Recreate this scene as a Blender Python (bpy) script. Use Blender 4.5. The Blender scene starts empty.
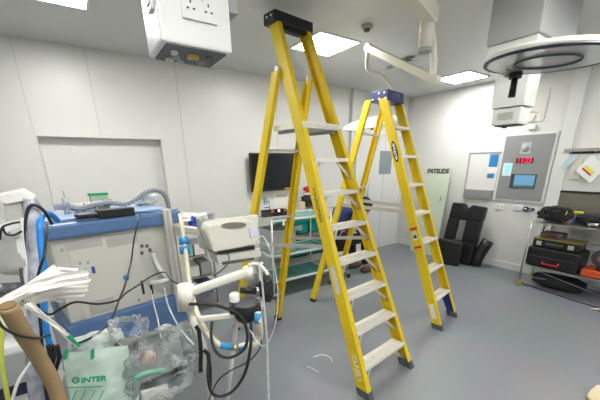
import bpy, bmesh, math, random
from mathutils import Vector, Matrix, noise
random.seed(4)
PI = math.pi
SC = bpy.context.scene
COL = SC.collection

# ---------------------------------------------------------------- camera
CAM_H = 1.6
F_PX, Y_C, PITCH, ROLL, AZ = 313.8, 270.0, .32697, -.01175, .59355
ca, sa = math.cos(AZ), math.sin(AZ)
FWD = Vector((sa*math.cos(PITCH), ca*math.cos(PITCH), -math.sin(PITCH)))
_rt = Vector((ca, -sa, 0)); _up = _rt.cross(FWD)
RT = math.cos(ROLL)*_rt + math.sin(ROLL)*_up
UP = -math.sin(ROLL)*_rt + math.cos(ROLL)*_up
cam_d = bpy.data.cameras.new('camera'); cam = bpy.data.objects.new('camera', cam_d); COL.objects.link(cam)
cam_d.sensor_width = 36; cam_d.lens = F_PX/600*36; cam_d.shift_y = (Y_C-200)/600; cam_d.clip_start = .02
R3 = Matrix((RT, UP, -FWD)).transposed()
cam.matrix_world = Matrix.Translation((0, 0, CAM_H)) @ R3.to_4x4()
SC.camera = cam

# ---------------------------------------------------------------- world, exposure
w = bpy.data.worlds.new('world'); SC.world = w; w.use_nodes = True
w.node_tree.nodes['Background'].inputs[0].default_value = (.8, .85, .9, 1)
w.node_tree.nodes['Background'].inputs[1].default_value = .05
SC.view_settings.view_transform = 'Standard'; SC.view_settings.look = 'None'
SC.view_settings.gamma = 1; SC.view_settings.use_curve_mapping = False
SC.view_settings.exposure = 1.15
LAMP = 21.0          # strength of the ceiling panels

# ---------------------------------------------------------------- helpers
def W(px, py, r=None, x=None, y=None, z=None):
    """survey point: where the sight line through a photo point meets a real plane or distance"""
    d = RT*((px-300)/F_PX) + UP*(-(py-Y_C)/F_PX) + FWD
    o = Vector((0, 0, CAM_H))
    if r is not None: t = r/math.hypot(d.x, d.y)
    elif x is not None: t = x/d.x
    elif y is not None: t = y/d.y
    else: t = (z-CAM_H)/d.z
    return o + d*t

_m = {}
def mat(name, col, rough=.5, metal=0., emit=None, trans=0., alpha=1., noise_s=0, noise_a=0., bump=0., bump_s=40, coat=0., spec=.5, ior=1.45):
    if name in _m: return _m[name]
    m = bpy.data.materials.new(name); m.use_nodes = True; nt = m.node_tree
    b = nt.nodes['Principled BSDF']
    b.inputs['Base Color'].default_value = (*col, 1); b.inputs['Roughness'].default_value = rough
    b.inputs['Metallic'].default_value = metal; b.inputs['Transmission Weight'].default_value = trans
    b.inputs['Alpha'].default_value = alpha; b.inputs['Coat Weight'].default_value = coat
    b.inputs['Specular IOR Level'].default_value = spec; b.inputs['IOR'].default_value = ior
    if emit: b.inputs['Emission Color'].default_value = (*emit[:3], 1); b.inputs['Emission Strength'].default_value = emit[3]
    if noise_a or bump:
        tc = nt.nodes.new('ShaderNodeTexCoord')
        if noise_a:
            n = nt.nodes.new('ShaderNodeTexNoise'); n.inputs['Scale'].default_value = noise_s or 8; n.inputs['Detail'].default_value = 5
            nt.links.new(tc.outputs['Object'], n.inputs['Vector'])
            mx = nt.nodes.new('ShaderNodeMix'); mx.data_type = 'RGBA'
            mx.inputs[6].default_value = (*[c*(1-noise_a) for c in col], 1); mx.inputs[7].default_value = (*[min(1, c*(1+noise_a)) for c in col], 1)
            nt.links.new(n.outputs['Fac'], mx.inputs[0]); nt.links.new(mx.outputs[2], b.inputs['Base Color'])
        if bump:
            n2 = nt.nodes.new('ShaderNodeTexNoise'); n2.inputs['Scale'].default_value = bump_s
            nt.links.new(tc.outputs['Object'], n2.inputs['Vector'])
            bp = nt.nodes.new('ShaderNodeBump'); bp.inputs['Strength'].default_value = bump; bp.inputs['Distance'].default_value = .01
            nt.links.new(n2.outputs['Fac'], bp.inputs['Height']); nt.links.new(bp.outputs[0], b.inputs['Normal'])
    _m[name] = m; return m

class MB:
    """collects shapes in world coordinates, builds ONE mesh object"""
    def __init__(s): s.v = []; s.f = []; s.sm = []
    def add(s, vs, fs, smooth=False):
        k = len(s.v); s.v += [Vector(v) for v in vs]
        for f in fs: s.f.append([i+k for i in f]); s.sm.append(smooth)
        return s
    def box(s, c, size, M=None, bev=0.):
        hx, hy, hz = [a/2 for a in size]; c = Vector(c)
        if bev:
            bm = bmesh.new(); bmesh.ops.create_cube(bm, size=1)
            for v in bm.verts: v.co = Vector((v.co.x*size[0], v.co.y*size[1], v.co.z*size[2]))
            bmesh.ops.bevel(bm, geom=bm.edges[:], offset=bev, segments=2, affect='EDGES', profile=.5)
            vs = [(M @ v.co if M else v.co.copy())+c for v in bm.verts]
            fs = [[v.index for v in f.verts] for f in bm.faces]; bm.free()
            return s.add(vs, fs, False)
        vs = [Vector((x, y, z)) for x in (-hx, hx) for y in (-hy, hy) for z in (-hz, hz)]
        vs = [(M @ v if M else v)+c for v in vs]
        return s.add(vs, [(0,1,3,2),(4,6,7,5),(0,4,5,1),(2,3,7,6),(0,2,6,4),(1,5,7,3)])
    def span(s, x0, x1, y0, y1, z0, z1, bev=0.):
        return s.box(((x0+x1)/2, (y0+y1)/2, (z0+z1)/2), (abs(x1-x0), abs(y1-y0), abs(z1-z0)), None, bev)
    def bar(s, a, b, wd, ht, up=(0,0,1), bev=0.):
        a = Vector(a); b = Vector(b); d = b-a; L = d.length; z = d.normalized(); u = Vector(up)
        x = u.cross(z)
        if x.length < 1e-4: x = Vector((1,0,0)).cross(z)
        x.normalize(); y = z.cross(x)
        M = Matrix((x, y, z)).transposed()
        return s.box((a+b)/2, (wd, ht, L), M, bev)
    def prism(s, poly0, poly1):
        n = len(poly0); vs = list(poly0)+list(poly1)
        fs = [list(range(n))[::-1], list(range(n, 2*n))]+[(i, (i+1) % n, (i+1) % n+n, i+n) for i in range(n)]
        return s.add(vs, fs)
    def slab(s, poly, off):
        off = Vector(off); return s.prism([Vector(p) for p in poly], [Vector(p)+off for p in poly])
    def tube(s, pts, r, n=8, smooth=3, closed=False, rib=None):
        P = [Vector(p) for p in pts]
        if smooth and len(P) > 2:
            Q = []; m = len(P)
            for i in range(m if closed else m-1):
                if closed: p0, p1, p2, p3 = P[(i-1) % m], P[i], P[(i+1) % m], P[(i+2) % m]
                else: p0, p1, p2, p3 = P[max(i-1, 0)], P[i], P[i+1], P[min(i+2, m-1)]
                for k in range(smooth):
                    t = k/smooth
                    Q.append(.5*((2*p1)+(p2-p0)*t+(2*p0-5*p1+4*p2-p3)*t*t+(3*p1-p0-3*p2+p3)*t**3))
            if not closed: Q.append(P[-1])
            P = Q
        if rib:      # corrugated hose: resample evenly, alternate the radius
            L = [0]
            for a, b in zip(P, P[1:]): L.append(L[-1]+(b-a).length)
            nn = max(4, int(L[-1]/rib)*2); Q = []; j = 0
            for i in range(nn+1):
                t = L[-1]*i/nn
                while j < len(L)-2 and L[j+1] < t: j += 1
                Q.append(P[j].lerp(P[j+1], (t-L[j])/max(1e-6, L[j+1]-L[j])))
            P = Q
        m = len(P); vs = []; prev = None
        for i in range(m):
            if closed: t = P[(i+1) % m]-P[(i-1) % m]
            else: t = P[min(i+1, m-1)]-P[max(i-1, 0)]
            if t.length < 1e-7: t = Vector((0, 0, 1))
            t.normalize()
            if prev is None:
                x = t.cross(Vector((0, 0, 1)))
                if x.length < .1: x = t.cross(Vector((1, 0, 0)))
            else: x = prev-t*prev.dot(t)
            x.normalize(); prev = x; y = t.cross(x)
            rr = r[min(len(r)-1, int(round(i/(m-1)*(len(r)-1))))] if isinstance(r, (list, tuple)) else r
            if rib: rr *= (1.2 if i % 2 else .78)
            for k in range(n):
                a = 2*PI*k/n; vs.append(P[i]+x*math.cos(a)*rr+y*math.sin(a)*rr)
        fs = []
        for i in range(m if closed else m-1):
            j = (i+1) % m
            for k in range(n): fs.append((i*n+k, i*n+(k+1) % n, j*n+(k+1) % n, j*n+k))
        if not closed: fs += [tuple(range(n))[::-1], tuple((m-1)*n+k for k in range(n))]
        return s.add(vs, fs, True)
    def cyl(s, a, b, r, r2=None, n=20):
        a = Vector(a); b = Vector(b); r2 = r if r2 is None else r2
        t = (b-a).normalized(); x = t.cross(Vector((0,0,1)))
        if x.length < .1: x = t.cross(Vector((1,0,0)))
        x.normalize(); y = t.cross(x)
        vs = [p+x*math.cos(2*PI*k/n)*q+y*math.sin(2*PI*k/n)*q for p, q in ((a, r), (b, r2)) for k in range(n)]
        fs = [(k, (k+1) % n, (k+1) % n+n, k+n) for k in range(n)]
        k0 = len(s.v); s.add(vs, fs, True)
        s.f += [[k0+i for i in range(n)][::-1], [k0+n+i for i in range(n)]]; s.sm += [False, False]
        return s
    def lathe(s, c, prof, ax=(0,0,1), n=24):
        c = Vector(c); t = Vector(ax).normalized(); x = t.cross(Vector((0,0,1)))
        if x.length < .1: x = Vector((1,0,0))
        x.normalize(); y = t.cross(x)
        vs = [c+t*h+(x*math.cos(2*PI*k/n)+y*math.sin(2*PI*k/n))*max(q, 1e-4) for q, h in prof for k in range(n)]
        fs = [(i*n+k, i*n+(k+1) % n, (i+1)*n+(k+1) % n, (i+1)*n+k) for i in range(len(prof)-1) for k in range(n)]
        return s.add(vs, fs, True)
    def blob(s, c, size, seed=0, amp=.25, fr=3., M=None, n=20, flat=False, crease=0.):
        c = Vector(c); bm = bmesh.new(); bmesh.ops.create_icosphere(bm, subdivisions=4 if n > 18 else 3, radius=1)
        vs = []
        for v in bm.verts:
            p = v.co.copy(); q = p*fr+Vector((seed*7.1, seed*3.3, seed))
            k = 1+amp*noise.noise(q)+amp*.5*noise.noise(q*2.7)
            if crease: k -= crease*abs(noise.noise(q*1.9+Vector((5, 5, 5))))+crease*.5*abs(noise.noise(q*4.1))
            # superellipsoid, a bag-like fullness
            e = .75; p = Vector([math.copysign(abs(a)**e, a) for a in p])
            p = Vector((p.x*size[0]/2, p.y*size[1]/2, p.z*size[2]/2))*k
            vs.append((M @ p if M else p)+c)
        fs = [[v.index for v in f.verts] for f in bm.faces]; bm.free()
        return s.add(vs, fs, not flat)
    def build(s, name, m, parent=None, bev=0.):
        me = bpy.data.meshes.new(name); o0 = parent_world(parent) if parent else Vector((0,0,0))
        base = Vector((0,0,0))
        if parent is None and s.v:
            base = Vector((sum(v.x for v in s.v)/len(s.v), sum(v.y for v in s.v)/len(s.v), min(v.z for v in s.v)))
        me.from_pydata([tuple(v-o0-base) for v in s.v], [], s.f); me.update()
        bm = bmesh.new(); bm.from_mesh(me)
        bmesh.ops.recalc_face_normals(bm, faces=bm.faces[:]); bm.to_mesh(me); bm.free()
        me.polygons.foreach_set('use_smooth', s.sm)
        me.materials.append(m)
        o = bpy.data.objects.new(name, me); COL.objects.link(o)
        if parent: o.parent = parent
        else: o.location = base
        if bev:
            md = o.modifiers.new('bevel', 'BEVEL'); md.width = bev; md.segments = 2; md.limit_method = 'ANGLE'
        return o

def parent_world(p):
    v = Vector((0,0,0))
    while p is not None: v += p.location; p = p.parent
    return v
def tag(o, label, cat, group=None, kind=None):
    o['label'] = label; o['category'] = cat
    if group: o['group'] = group
    if kind: o['kind'] = kind
    return o
def thing(name, label, cat, loc, group=None):
    o = bpy.data.objects.new(name, None); COL.objects.link(o); o.location = loc; o.empty_display_size = .05
    return tag(o, label, cat, group)
def struct(name, mb, m, parent=None, bev=0.):
    o = mb.build(name, m, parent, bev)
    if parent is None: o['kind'] = 'structure'
    return o
def text(name, s, m, origin, right, up, size, parent=None, depth=.0008, label=None, bold=0.):
    """lettering as its own thin mesh standing on a surface; origin = its centre"""
    cu = bpy.data.curves.new('t', 'FONT'); cu.body = s; cu.size = size; cu.extrude = depth; cu.offset = bold
    cu.align_x = 'CENTER'; cu.align_y = 'CENTER'
    t = bpy.data.objects.new('t', cu); COL.objects.link(t)
    bpy.context.view_layer.update()
    me = bpy.data.meshes.new_from_object(t.evaluated_get(bpy.context.evaluated_depsgraph_get()))
    bpy.data.objects.remove(t)
    r = Vector(right).normalized(); u = Vector(up).normalized(); n = r.cross(u)
    M = Matrix((r, u, n)).transposed().to_4x4(); M.translation = Vector(origin)
    me.transform(M); mb = MB(); mb.add([v.co for v in me.vertices], [list(p.vertices) for p in me.polygons])
    o = mb.build(name, m, parent)
    if label: o['label'] = label
    return o
def copy_tree(o, parent=None):
    c = o.copy(); COL.objects.link(c)
    if parent: c.parent = parent
    for ch in list(o.children): copy_tree(ch, c)
    return c

# ---------------------------------------------------------------- materials
YEL = mat('yellow_fibreglass', (.72, .525, .013), .42, noise_s=14, noise_a=.10, bump=.05, bump_s=90)
ALU = mat('aluminium', (.72, .71, .68), .36, .75, noise_s=20, noise_a=.12)
ALUW = mat('worn_aluminium_tread', (.80, .77, .70), .5, .25, noise_s=26, noise_a=.15, bump=.1)
STEEL = mat('brushed_steel', (.45, .45, .45), .32, .95, noise_s=18, noise_a=.1)
BLK = mat('black_plastic', (.012, .013, .015), .4)
BLKR = mat('black_rubber', (.018, .018, .02), .6)
BLKF = mat('black_fabric', (.012, .012, .014), .85, bump=.25, bump_s=160)
BLKV = mat('black_vinyl', (.010, .011, .012), .38, bump=.25, bump_s=9)
BLUEC = mat('blue_cap_plastic', (.014, .028, .13), .45)
BLUEL = mat('blue_enamel', (.095, .18, .36), .35, noise_s=5, noise_a=.05)
BLUEH = mat('blue_hose', (.02, .22, .66), .35)
BLUEK = mat('blue_connector', (.04, .28, .56), .4)
CREAM = mat('cream_plastic', (.70, .68, .60), .38)
CREAM2 = mat('machine_beige', (.60, .59, .53), .45, noise_s=5, noise_a=.04)
CREAMH = mat('cream_hose', (.66, .62, .48), .45)
WHITE = mat('white_plastic', (.78, .79, .77), .32)
WHITE2 = mat('white_enamel', (.72, .74, .72), .28)
GREYP = mat('grey_plastic', (.36, .38, .38), .5)
GREYD = mat('dark_grey', (.09, .095, .10), .55)
GREYV = mat('vent_grey', (.46, .46, .42), .6)
CARD = mat('brown_cardboard', (.30, .205, .105), .85, noise_s=6, noise_a=.1)
PAPER = mat('white_paper', (.78, .77, .73), .75, noise_s=14, noise_a=.08)
RED = mat('red', (.60, .015, .015), .45)
ORNG = mat('orange', (.62, .09, .02), .5)
GREEN = mat('green_print', (.015, .30, .16), .6)
GREEND = mat('dark_green', (.01, .10, .06), .5)
TEAL = mat('teal_tray', (.01, .27, .22), .4)
NAVY = mat('navy_cotton', (.018, .03, .11), .9, bump=.3, bump_s=30)
YLAB = mat('yellow_label', (.72, .68, .04), .5)
BRASS = mat('brass', (.60, .42, .12), .35, .8)
SKIN = mat('skin', (.52, .30, .22), .5)
HAIR = mat('dark_hair', (.015, .011, .009), .6)
GREYH = mat('grey_corrugated_hose', (.30, .31, .33), .45)

def clear_mat(name, tint=(.97, .98, .98), opac=.35, rough=.12, milky=(.80, .83, .83), spots=None):
    if name in _m: return _m[name]
    m = bpy.data.materials.new(name); m.use_nodes = True; nt = m.node_tree; nt.nodes.clear()
    out = nt.nodes.new('ShaderNodeOutputMaterial'); tr = nt.nodes.new('ShaderNodeBsdfTransparent'); tr.inputs[0].default_value = (*tint, 1)
    pb = nt.nodes.new('ShaderNodeBsdfPrincipled'); pb.inputs['Base Color'].default_value = (*milky, 1); pb.inputs['Roughness'].default_value = rough
    pb.inputs['Specular IOR Level'].default_value = .9
    mx = nt.nodes.new('ShaderNodeMixShader'); fr = nt.nodes.new('ShaderNodeFresnel'); fr.inputs[0].default_value = 1.5
    n = nt.nodes.new('ShaderNodeTexNoise'); n.inputs['Scale'].default_value = 22; n.inputs['Detail'].default_value = 5
    tc = nt.nodes.new('ShaderNodeTexCoord'); nt.links.new(tc.outputs['Object'], n.inputs['Vector'])
    ad = nt.nodes.new('ShaderNodeMath'); ad.operation = 'MULTIPLY_ADD'; ad.inputs[1].default_value = 1.0; ad.inputs[2].default_value = opac-.25
    nt.links.new(n.outputs['Fac'], ad.inputs[0])
    a2 = nt.nodes.new('ShaderNodeMath'); a2.operation = 'MULTIPLY_ADD'; a2.inputs[1].default_value = .8; a2.use_clamp = True
    nt.links.new(fr.outputs[0], a2.inputs[0]); nt.links.new(ad.outputs[0], a2.inputs[2])
    sb = nt.nodes.new('ShaderNodeMath'); sb.operation = 'SUBTRACT'; sb.inputs[1].default_value = .25; sb.use_clamp = True
    nt.links.new(a2.outputs[0], sb.inputs[0])
    bp = nt.nodes.new('ShaderNodeBump'); bp.inputs['Strength'].default_value = .6; bp.inputs['Distance'].default_value = .02
    nt.links.new(n.outputs['Fac'], bp.inputs['Height']); nt.links.new(bp.outputs[0], pb.inputs['Normal'])
    nt.links.new(sb.outputs[0], mx.inputs[0]); nt.links.new(tr.outputs[0], mx.inputs[1]); nt.links.new(pb.outputs[0], mx.inputs[2])
    nt.links.new(mx.outputs[0], out.inputs[0]); _m[name] = m; return m
CLEAR = clear_mat('clear_film', opac=.0, rough=.10)
MILKY = clear_mat('milky_film', (.75, .85, .82), .62, .3, (.62, .70, .66))
CLEARH = clear_mat('clear_hose', (.85, .88, .92), .5, .2, (.50, .52, .60))
TUBE = clear_mat('thin_clear_tubing', (.92, .94, .92), .55, .2, (.74, .77, .74))
GLASS = clear_mat('green_glass', (.55, .85, .80), .50, .05, (.16, .42, .40))

# ---------------------------------------------------------------- the room
XR, YB, ZC, XL, YF = 5.3, 4.2, 2.71, -2.2, -2.6
def wall_mat(name, col, rough):
    m = bpy.data.materials.new(name); m.use_nodes = True; nt = m.node_tree; b = nt.nodes['Principled BSDF']
    tc = nt.nodes.new('ShaderNodeTexCoord'); n = nt.nodes.new('ShaderNodeTexNoise'); n.inputs['Scale'].default_value = .9; n.inputs['Detail'].default_value = 3
    nt.links.new(tc.outputs['Object'], n.inputs['Vector'])
    mx = nt.nodes.new('ShaderNodeMix'); mx.data_type = 'RGBA'; mx.inputs[6].default_value = (*[c*.96 for c in col], 1); mx.inputs[7].default_value = (*[c*1.03 for c in col], 1)
    nt.links.new(n.outputs['Fac'], mx.inputs[0]); nt.links.new(mx.outputs[2], b.inputs['Base Color'])
    b.inputs['Roughness'].default_value = rough
    n2 = nt.nodes.new('ShaderNodeTexNoise'); n2.inputs['Scale'].default_value = 2.2
    nt.links.new(tc.outputs['Object'], n2.inputs['Vector'])
    bp = nt.nodes.new('ShaderNodeBump'); bp.inputs['Strength'].default_value = .25; bp.inputs['Distance'].default_value = .01
    nt.links.new(n2.outputs['Fac'], bp.inputs['Height']); nt.links.new(bp.outputs[0], b.inputs['Normal'])
    return m
WALL = wall_mat('white_wall_cladding', (.69, .69, .665), .34)
CEILM = wall_mat('grey_ceiling', (.62, .63, .62), .42)
SEAM = mat('wall_seam', (.62, .615, .585), .4)
def floor_mat():
    m = bpy.data.materials.new('grey_vinyl_floor'); m.use_nodes = True; nt = m.node_tree; b = nt.nodes['Principled BSDF']
    tc = nt.nodes.new('ShaderNodeTexCoord'); n = nt.nodes.new('ShaderNodeTexNoise'); n.inputs['Scale'].default_value = 180; n.inputs['Detail'].default_value = 2
    n3 = nt.nodes.new('ShaderNodeTexNoise'); n3.inputs['Scale'].default_value = 1.4; n3.inputs['Detail'].default_value = 6
    for q in (n, n3): nt.links.new(tc.outputs['Object'], q.inputs['Vector'])
    mx = nt.nodes.new('ShaderNodeMix'); mx.data_type = 'RGBA'; mx.inputs[6].default_value = (.200, .213, .236, 1); mx.inputs[7].default_value = (.268, .284, .31, 1)
    nt.links.new(n.outputs['Fac'], mx.inputs[0])
    mx2 = nt.nodes.new('ShaderNodeMix'); mx2.data_type = 'RGBA'; mx2.blend_type = 'MULTIPLY'; mx2.inputs[0].default_value = .35
    nt.links.new(mx.outputs[2], mx2.inputs[6]); nt.links.new(n3.outputs['Color'], mx2.inputs[7])
    nt.links.new(mx2.outputs[2], b.inputs['Base Color'])
    mr = nt.nodes.new('ShaderNodeMapRange'); mr.inputs[3].default_value = .34; mr.inputs[4].default_value = .5
    nt.links.new(n3.outputs['Fac'], mr.inputs[0]); nt.links.new(mr.outputs[0], b.inputs['Roughness'])
    return m
struct('floor', MB().span(XL-.1, XR+.1, YF-.1, YB+.1, -.1, 0), floor_mat())
struct('ceiling', MB().span(XL-.1, XR+.1, YF-.1, YB+.1, ZC, ZC+.1), CEILM)
HX0, HX1, HZ0, HZ1 = -.255, .885, .93, 1.882       # shallow hatch recess
bw = MB().span(XL, HX0, YB, YB+.12, 0, ZC).span(HX1, XR, YB, YB+.12, 0, ZC).span(HX0, HX1, YB, YB+.12, HZ1, ZC).span(HX0, HX1, YB, YB+.12, 0, HZ0).span(HX0, HX1, YB+.10, YB+.12, HZ0, HZ1)
struct('wall_back', bw, WALL)
struct('wall_right', MB().span(XR, XR+.12, YF, YB, 0, ZC), WALL)
struct('wall_left', MB().span(XL-.12, XL, YF, YB, 0, ZC), WALL)
struct('wall_front', MB().span(XL, XR, YF-.12, YF, 0, ZC), WALL)
struct('trim_1', MB().span(HX0-.012, HX0, YB-.006, YB, HZ0, HZ1+.012).span(HX1, HX1+.012, YB-.006, YB, HZ0, HZ1+.012).span(HX0, HX1, YB-.006, YB, HZ1, HZ1+.012), SEAM)
for i, x in enumerate((.29, 1.15, 2.47)):
    struct('trim_%d' % (i+2), MB().span(x-.008, x+.008, YB-.003, YB, HZ1+.02 if x < .8 else .1, ZC), SEAM)
struct('trim_5', MB().span(-.275, -.262, YB-.003, YB, HZ1+.02, ZC), SEAM)
struct('trim_6', MB().span(3.86, 3.95, YB-.05, YB, 0, ZC), WALL)                 # slim boxed riser left of the door
struct('trim_7', MB().span(XR-.003, XR, 3.94, 3.956, .1, ZC), SEAM)
struct('baseboard_back', MB().span(XL, 4.0, YB-.02, YB, 0, .1).span(5.24, XR, YB-.02, YB, 0, .1), WHITE2)
struct('baseboard_right', MB().span(XR-.025, XR, YF, YB, 0, .035).span(XR-.018, XR, YF, YB, .035, .105), WHITE2, bev=.004)
# full height boxed trunking to the right of the control panel
TR = WHITE2
struct('trim_8', MB().span(XR-.03, XR, 1.60, 1.745, 0, ZC), TR, bev=.004)
# door on the back wall
door = struct('door_1', MB().span(4.05, 5.20, YB-.035, YB, .0, 2.06), mat('door_white', (.66, .665, .65), .35), bev=.003)
struct('door_frame', MB().span(3.99, 4.05, YB-.05, YB, 0, 2.12).span(5.20, 5.235, YB-.05, YB, 0, 2.12).span(4.05, 5.20, YB-.05, YB, 2.06, 2.12), WHITE2, door)
struct('glass_panel', MB().span(4.575, 4.895, YB-.042, YB-.036, 1.40, 1.80), mat('grey_glass', (.24, .28, .30), .15), door)
struct('pull_handle', MB().tube([(4.27, YB-.037, 1.25), (4.27, YB-.085, 1.24), (4.27, YB-.085, .96), (4.27, YB-.037, .95)], .011, smooth=0), STEEL, door)
struct('kick_line', MB().span(4.7, 4.704, YB-.038, YB-.034, .02, 2.04), GREYP, door)

# ---------------------------------------------------------------- ceiling fittings
LIT = mat('lit_diffuser', (.9, .9, .9), .5, emit=(1, .99, .955, LAMP))
g = 'square ceiling light panels'
for cx, cy, lb in ((2.26, 2.865, 'lit square ceiling light panel behind the tall ladder'), (4.67, 2.85, 'lit square ceiling light panel beside the right wall pendant'),
               (.05, 2.985, 'lit square ceiling light panel at the left near the hatch'), (.05, .5, 'lit square ceiling light panel above the camera'),
               (2.26, .3, 'lit square ceiling light panel over the near floor'), (4.5, .3, 'lit square ceiling light panel over the tool trolley'),
               (.05, -1.7, 'lit square ceiling light panel behind the camera'), (2.26, -1.7, 'lit square ceiling light panel at the far end behind the camera')):
    t = thing('ceiling_light', lb, 'ceiling light', (cx, cy, ZC-.012), g)
    h = .235
    MB().span(cx-h, cx+h, cy-h, cy+h, ZC-.010, ZC-.002).build('diffuser', LIT, t)
    MB().span(cx-h-.02, cx-h, cy-h-.02, cy+h+.02, ZC-.012, ZC).span(cx+h, cx+h+.02, cy-h-.02, cy+h+.02, ZC-.012, ZC).span(cx-h, cx+h, cy-h-.02, cy-h, ZC-.012, ZC).span(cx-h, cx+h, cy+h, cy+h+.02, ZC-.012, ZC).build('frame', WHITE2, t)
p = W(367, 25, z=ZC)
t = thing('smoke_detector', 'small round smoke detector on the grey ceiling', 'smoke detector', (p.x, p.y, ZC-.05))
MB().lathe((p.x, p.y, ZC), [(.05, 0), (.05, -.018), (.035, -.03), (0, -.03)]).build('base', GREYP, t)
MB().lathe((p.x, p.y, ZC), [(.026, -.029), (.026, -.045), (.015, -.05), (0, -.05)]).build('sensor_head', GREYD, t)
p = W(415, 62, z=ZC)
t = thing('ceiling_air_diffuser', 'round white air diffuser in the ceiling beyond the arm', 'air vent', (p.x, p.y, ZC-.02))
MB().lathe((p.x, p.y, ZC), [(.26, 0), (.25, -.014), (.20, -.014), (.19, -.006), (.14, -.006), (.13, -.016), (0, -.016)], n=32).build('rings', WHITE2, t)
for k, (px, py) in enumerate(((400.5, 62), (403.5, 60), (406, 61.5), (407, 58.5), (409.5, 60), (412, 57.5))):
    q = W(px, py, z=ZC-.017)
    MB().box((q.x, q.y, ZC-.0175), (.05, .045, .004), Matrix.Rotation(.5+k*.2, 3, 'Z')).build('open_slot', BLK, t)
p = W(390, 67, z=ZC)
tag(MB().lathe((p.x, p.y, ZC), [(.04, 0), (.04, -.01), (.02, -.03), (0, -.03)]).build('sprinkler', GREYP), 'small grey sprinkler head on the ceiling between arm and blue cap', 'sprinkler')

# ---------------------------------------------------------------- pendant on the left
def socket_plate(parent, c, r, u, wd, ht, n, m=WHITE):
    """double socket: plate, switches, pin holes; c centre, r/u plate axes, n outward"""
    c = Vector(c); r = Vector(r); u = Vector(u); nn = Vector(n)
    M = Matrix((r, u, nn)).transposed()
    pl = MB().box(c+nn*.006, (wd, ht, .012), M, .003).build('socket_plate', m, parent)
    for s in (-1, 1):
        hl = MB(); o = c+r*s*wd*.25+nn*.0125
        for dx, dy, a, b in ((0, .010, .006, .011), (-.013, -.014, .010, .006), (.013, -.014, .010, .006)):
            hl.box(o+r*dx+u*(dy), (a, b, .001), M)
        hl.build('pin_holes', BLK, pl)
    sw = MB()
    for s in (-1, 1): sw.box(c+r*s*.012+u*ht*.28+nn*.0145, (.011, .017, .004), M)
    sw.build('switch', WHITE2, pl)
    return pl
t = thing('ceiling_pendant', 'large white service pendant with double socket hanging at top left', 'service pendant', (.55, 1.75, 2.10))
MB().span(.398, .718, 1.61, 1.885, 2.095, ZC, .012).build('column', WHITE, t)
MB().span(.422, .692, 1.632, 1.862, 2.088, 2.10).build('underside_panel', mat('dark_connector_panel', (.10, .115, .13), .6), t)
for k, (dx, dy, rr) in enumerate(((-.07, .02, .022), (-.085, .07, .018), (.06, .04, .02), (.0, -.03, .028), (-.03, .08, .014), (.07, -.05, .016), (-.09, -.05, .016))):
    o = MB().lathe((.56+dx, 1.745+dy, 2.089), [(rr, 0), (rr, -.012), (rr*.55, -.012), (rr*.55, -.004), (0, -.004)], n=16).build('gas_outlet', (GREYP, CREAM, GREYP, BRASS, STEEL, GREYD, CREAM)[k], t)
socket_plate(t, (.573, 1.61, 2.245), (1, 0, 0), (0, 0, 1), .155, .105, (0, -1, 0))
MB().span(.385, .40, 1.66, 1.73, 2.22, 2.33, .004).span(.378, .386, 1.67, 1.72, 2.24, 2.31, .002).build('side_outlet', WHITE2, t)
MB().span(.33, .40, 1.58, 1.80, 2.31, 2.44, .01).build('side_box', WHITE, t)
MB().span(.718, .765, 1.62, 1.74, 2.26, 2.40, .008).build('rail_bracket', GREYP, t)

# ---------------------------------------------------------------- pendant on the right
t = thing('ceiling_pendant', 'white box pendant hanging under a wide grey shroud at top right', 'service pendant', (2.9, 1.32, 1.86))
MB().span(2.70, 3.3, 1.14, 1.49, 2.405, ZC).build('ceiling_shroud', mat('shroud_grey', (.40, .41, .405), .5), t, bev=.01)
MB().span(2.715, 3.28, 1.155, 1.475, 2.27, 2.405).build('shroud_skirt', WHITE2, t, bev=.004)
MB().span(2.80, 2.99, 1.20, 1.43, 1.99, 2.27).build('column', WHITE2, t, bev=.004)
MB().span(2.81, 2.97, 1.215, 1.415, 1.868, 1.985).build('head_box', WHITE2, t, bev=.006)
v = MB()
for k in range(4): v.span(2.806, 2.81, 1.26, 1.37, 1.905+k*.014, 1.911+k*.014)
v.build('vent_slots', GREYV, t)
MB().span(2.83, 2.95, 1.235, 1.395, 1.860, 1.868).cyl((2.86, 1.33, 1.868), (2.86, 1.33, 1.845), .016).build('underside_panel', GREYD, t)
MB().tube([(2.99, 1.22, 1.96), (3.0, 1.16, 1.95), (3.0, 1.16, 1.89), (2.97, 1.215, 1.885)], .005, smooth=0).build('wire_bracket', CREAM, t)

# ---------------------------------------------------------------- near operating light at the right edge
RC = Vector((2.185, .86, 2.105)); RR = .30; RAX = Vector((-.045, -.045, 1)).normalized()
t = thing('operating_light', 'large flat round operating light with dark rim at upper right', 'operating light', (RC.x, RC.y, 2.02))
MB().lathe(RC, [(0, .05), (RR*.7, .046), (RR*.93, .034), (RR, .014), (RR, .002), (RR*.97, 0)], RAX, n=48).build('housing', CREAM, t)
MB().lathe(RC, [(RR*.985, .004), (RR*1.004, .004), (RR*1.004, -.006), (RR*.965, -.008), (RR*.96, -.003)], RAX, n=48).build('dark_rim', mat('navy_seal', (.02, .03, .06), .4), t)
MB().lathe(RC, [(RR*.94, -.006), (RR*.80, -.004), (RR*.35, -.004), (0, -.004)], RAX, n=48).build('lens', mat('lens_glass', (.45, .48, .47), .12, spec=.8), t)
MB().lathe(RC, [(RR*.50, -.004), (RR*.50, -.012), (RR*.475, -.012), (RR*.475, -.004)], RAX, n=40).build('inner_ring', GREYD, t)
hp = Vector((2.27, 1.09, 2.102))
MB().cyl(hp+Vector((.03, -.03, 0)), hp+Vector((.03, -.03, -.03)), .034).cyl(hp+Vector((.03, -.03, -.03)), hp+Vector((.03, -.03, -.13)), .017, .020).build('handle', BLK, t)
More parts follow.
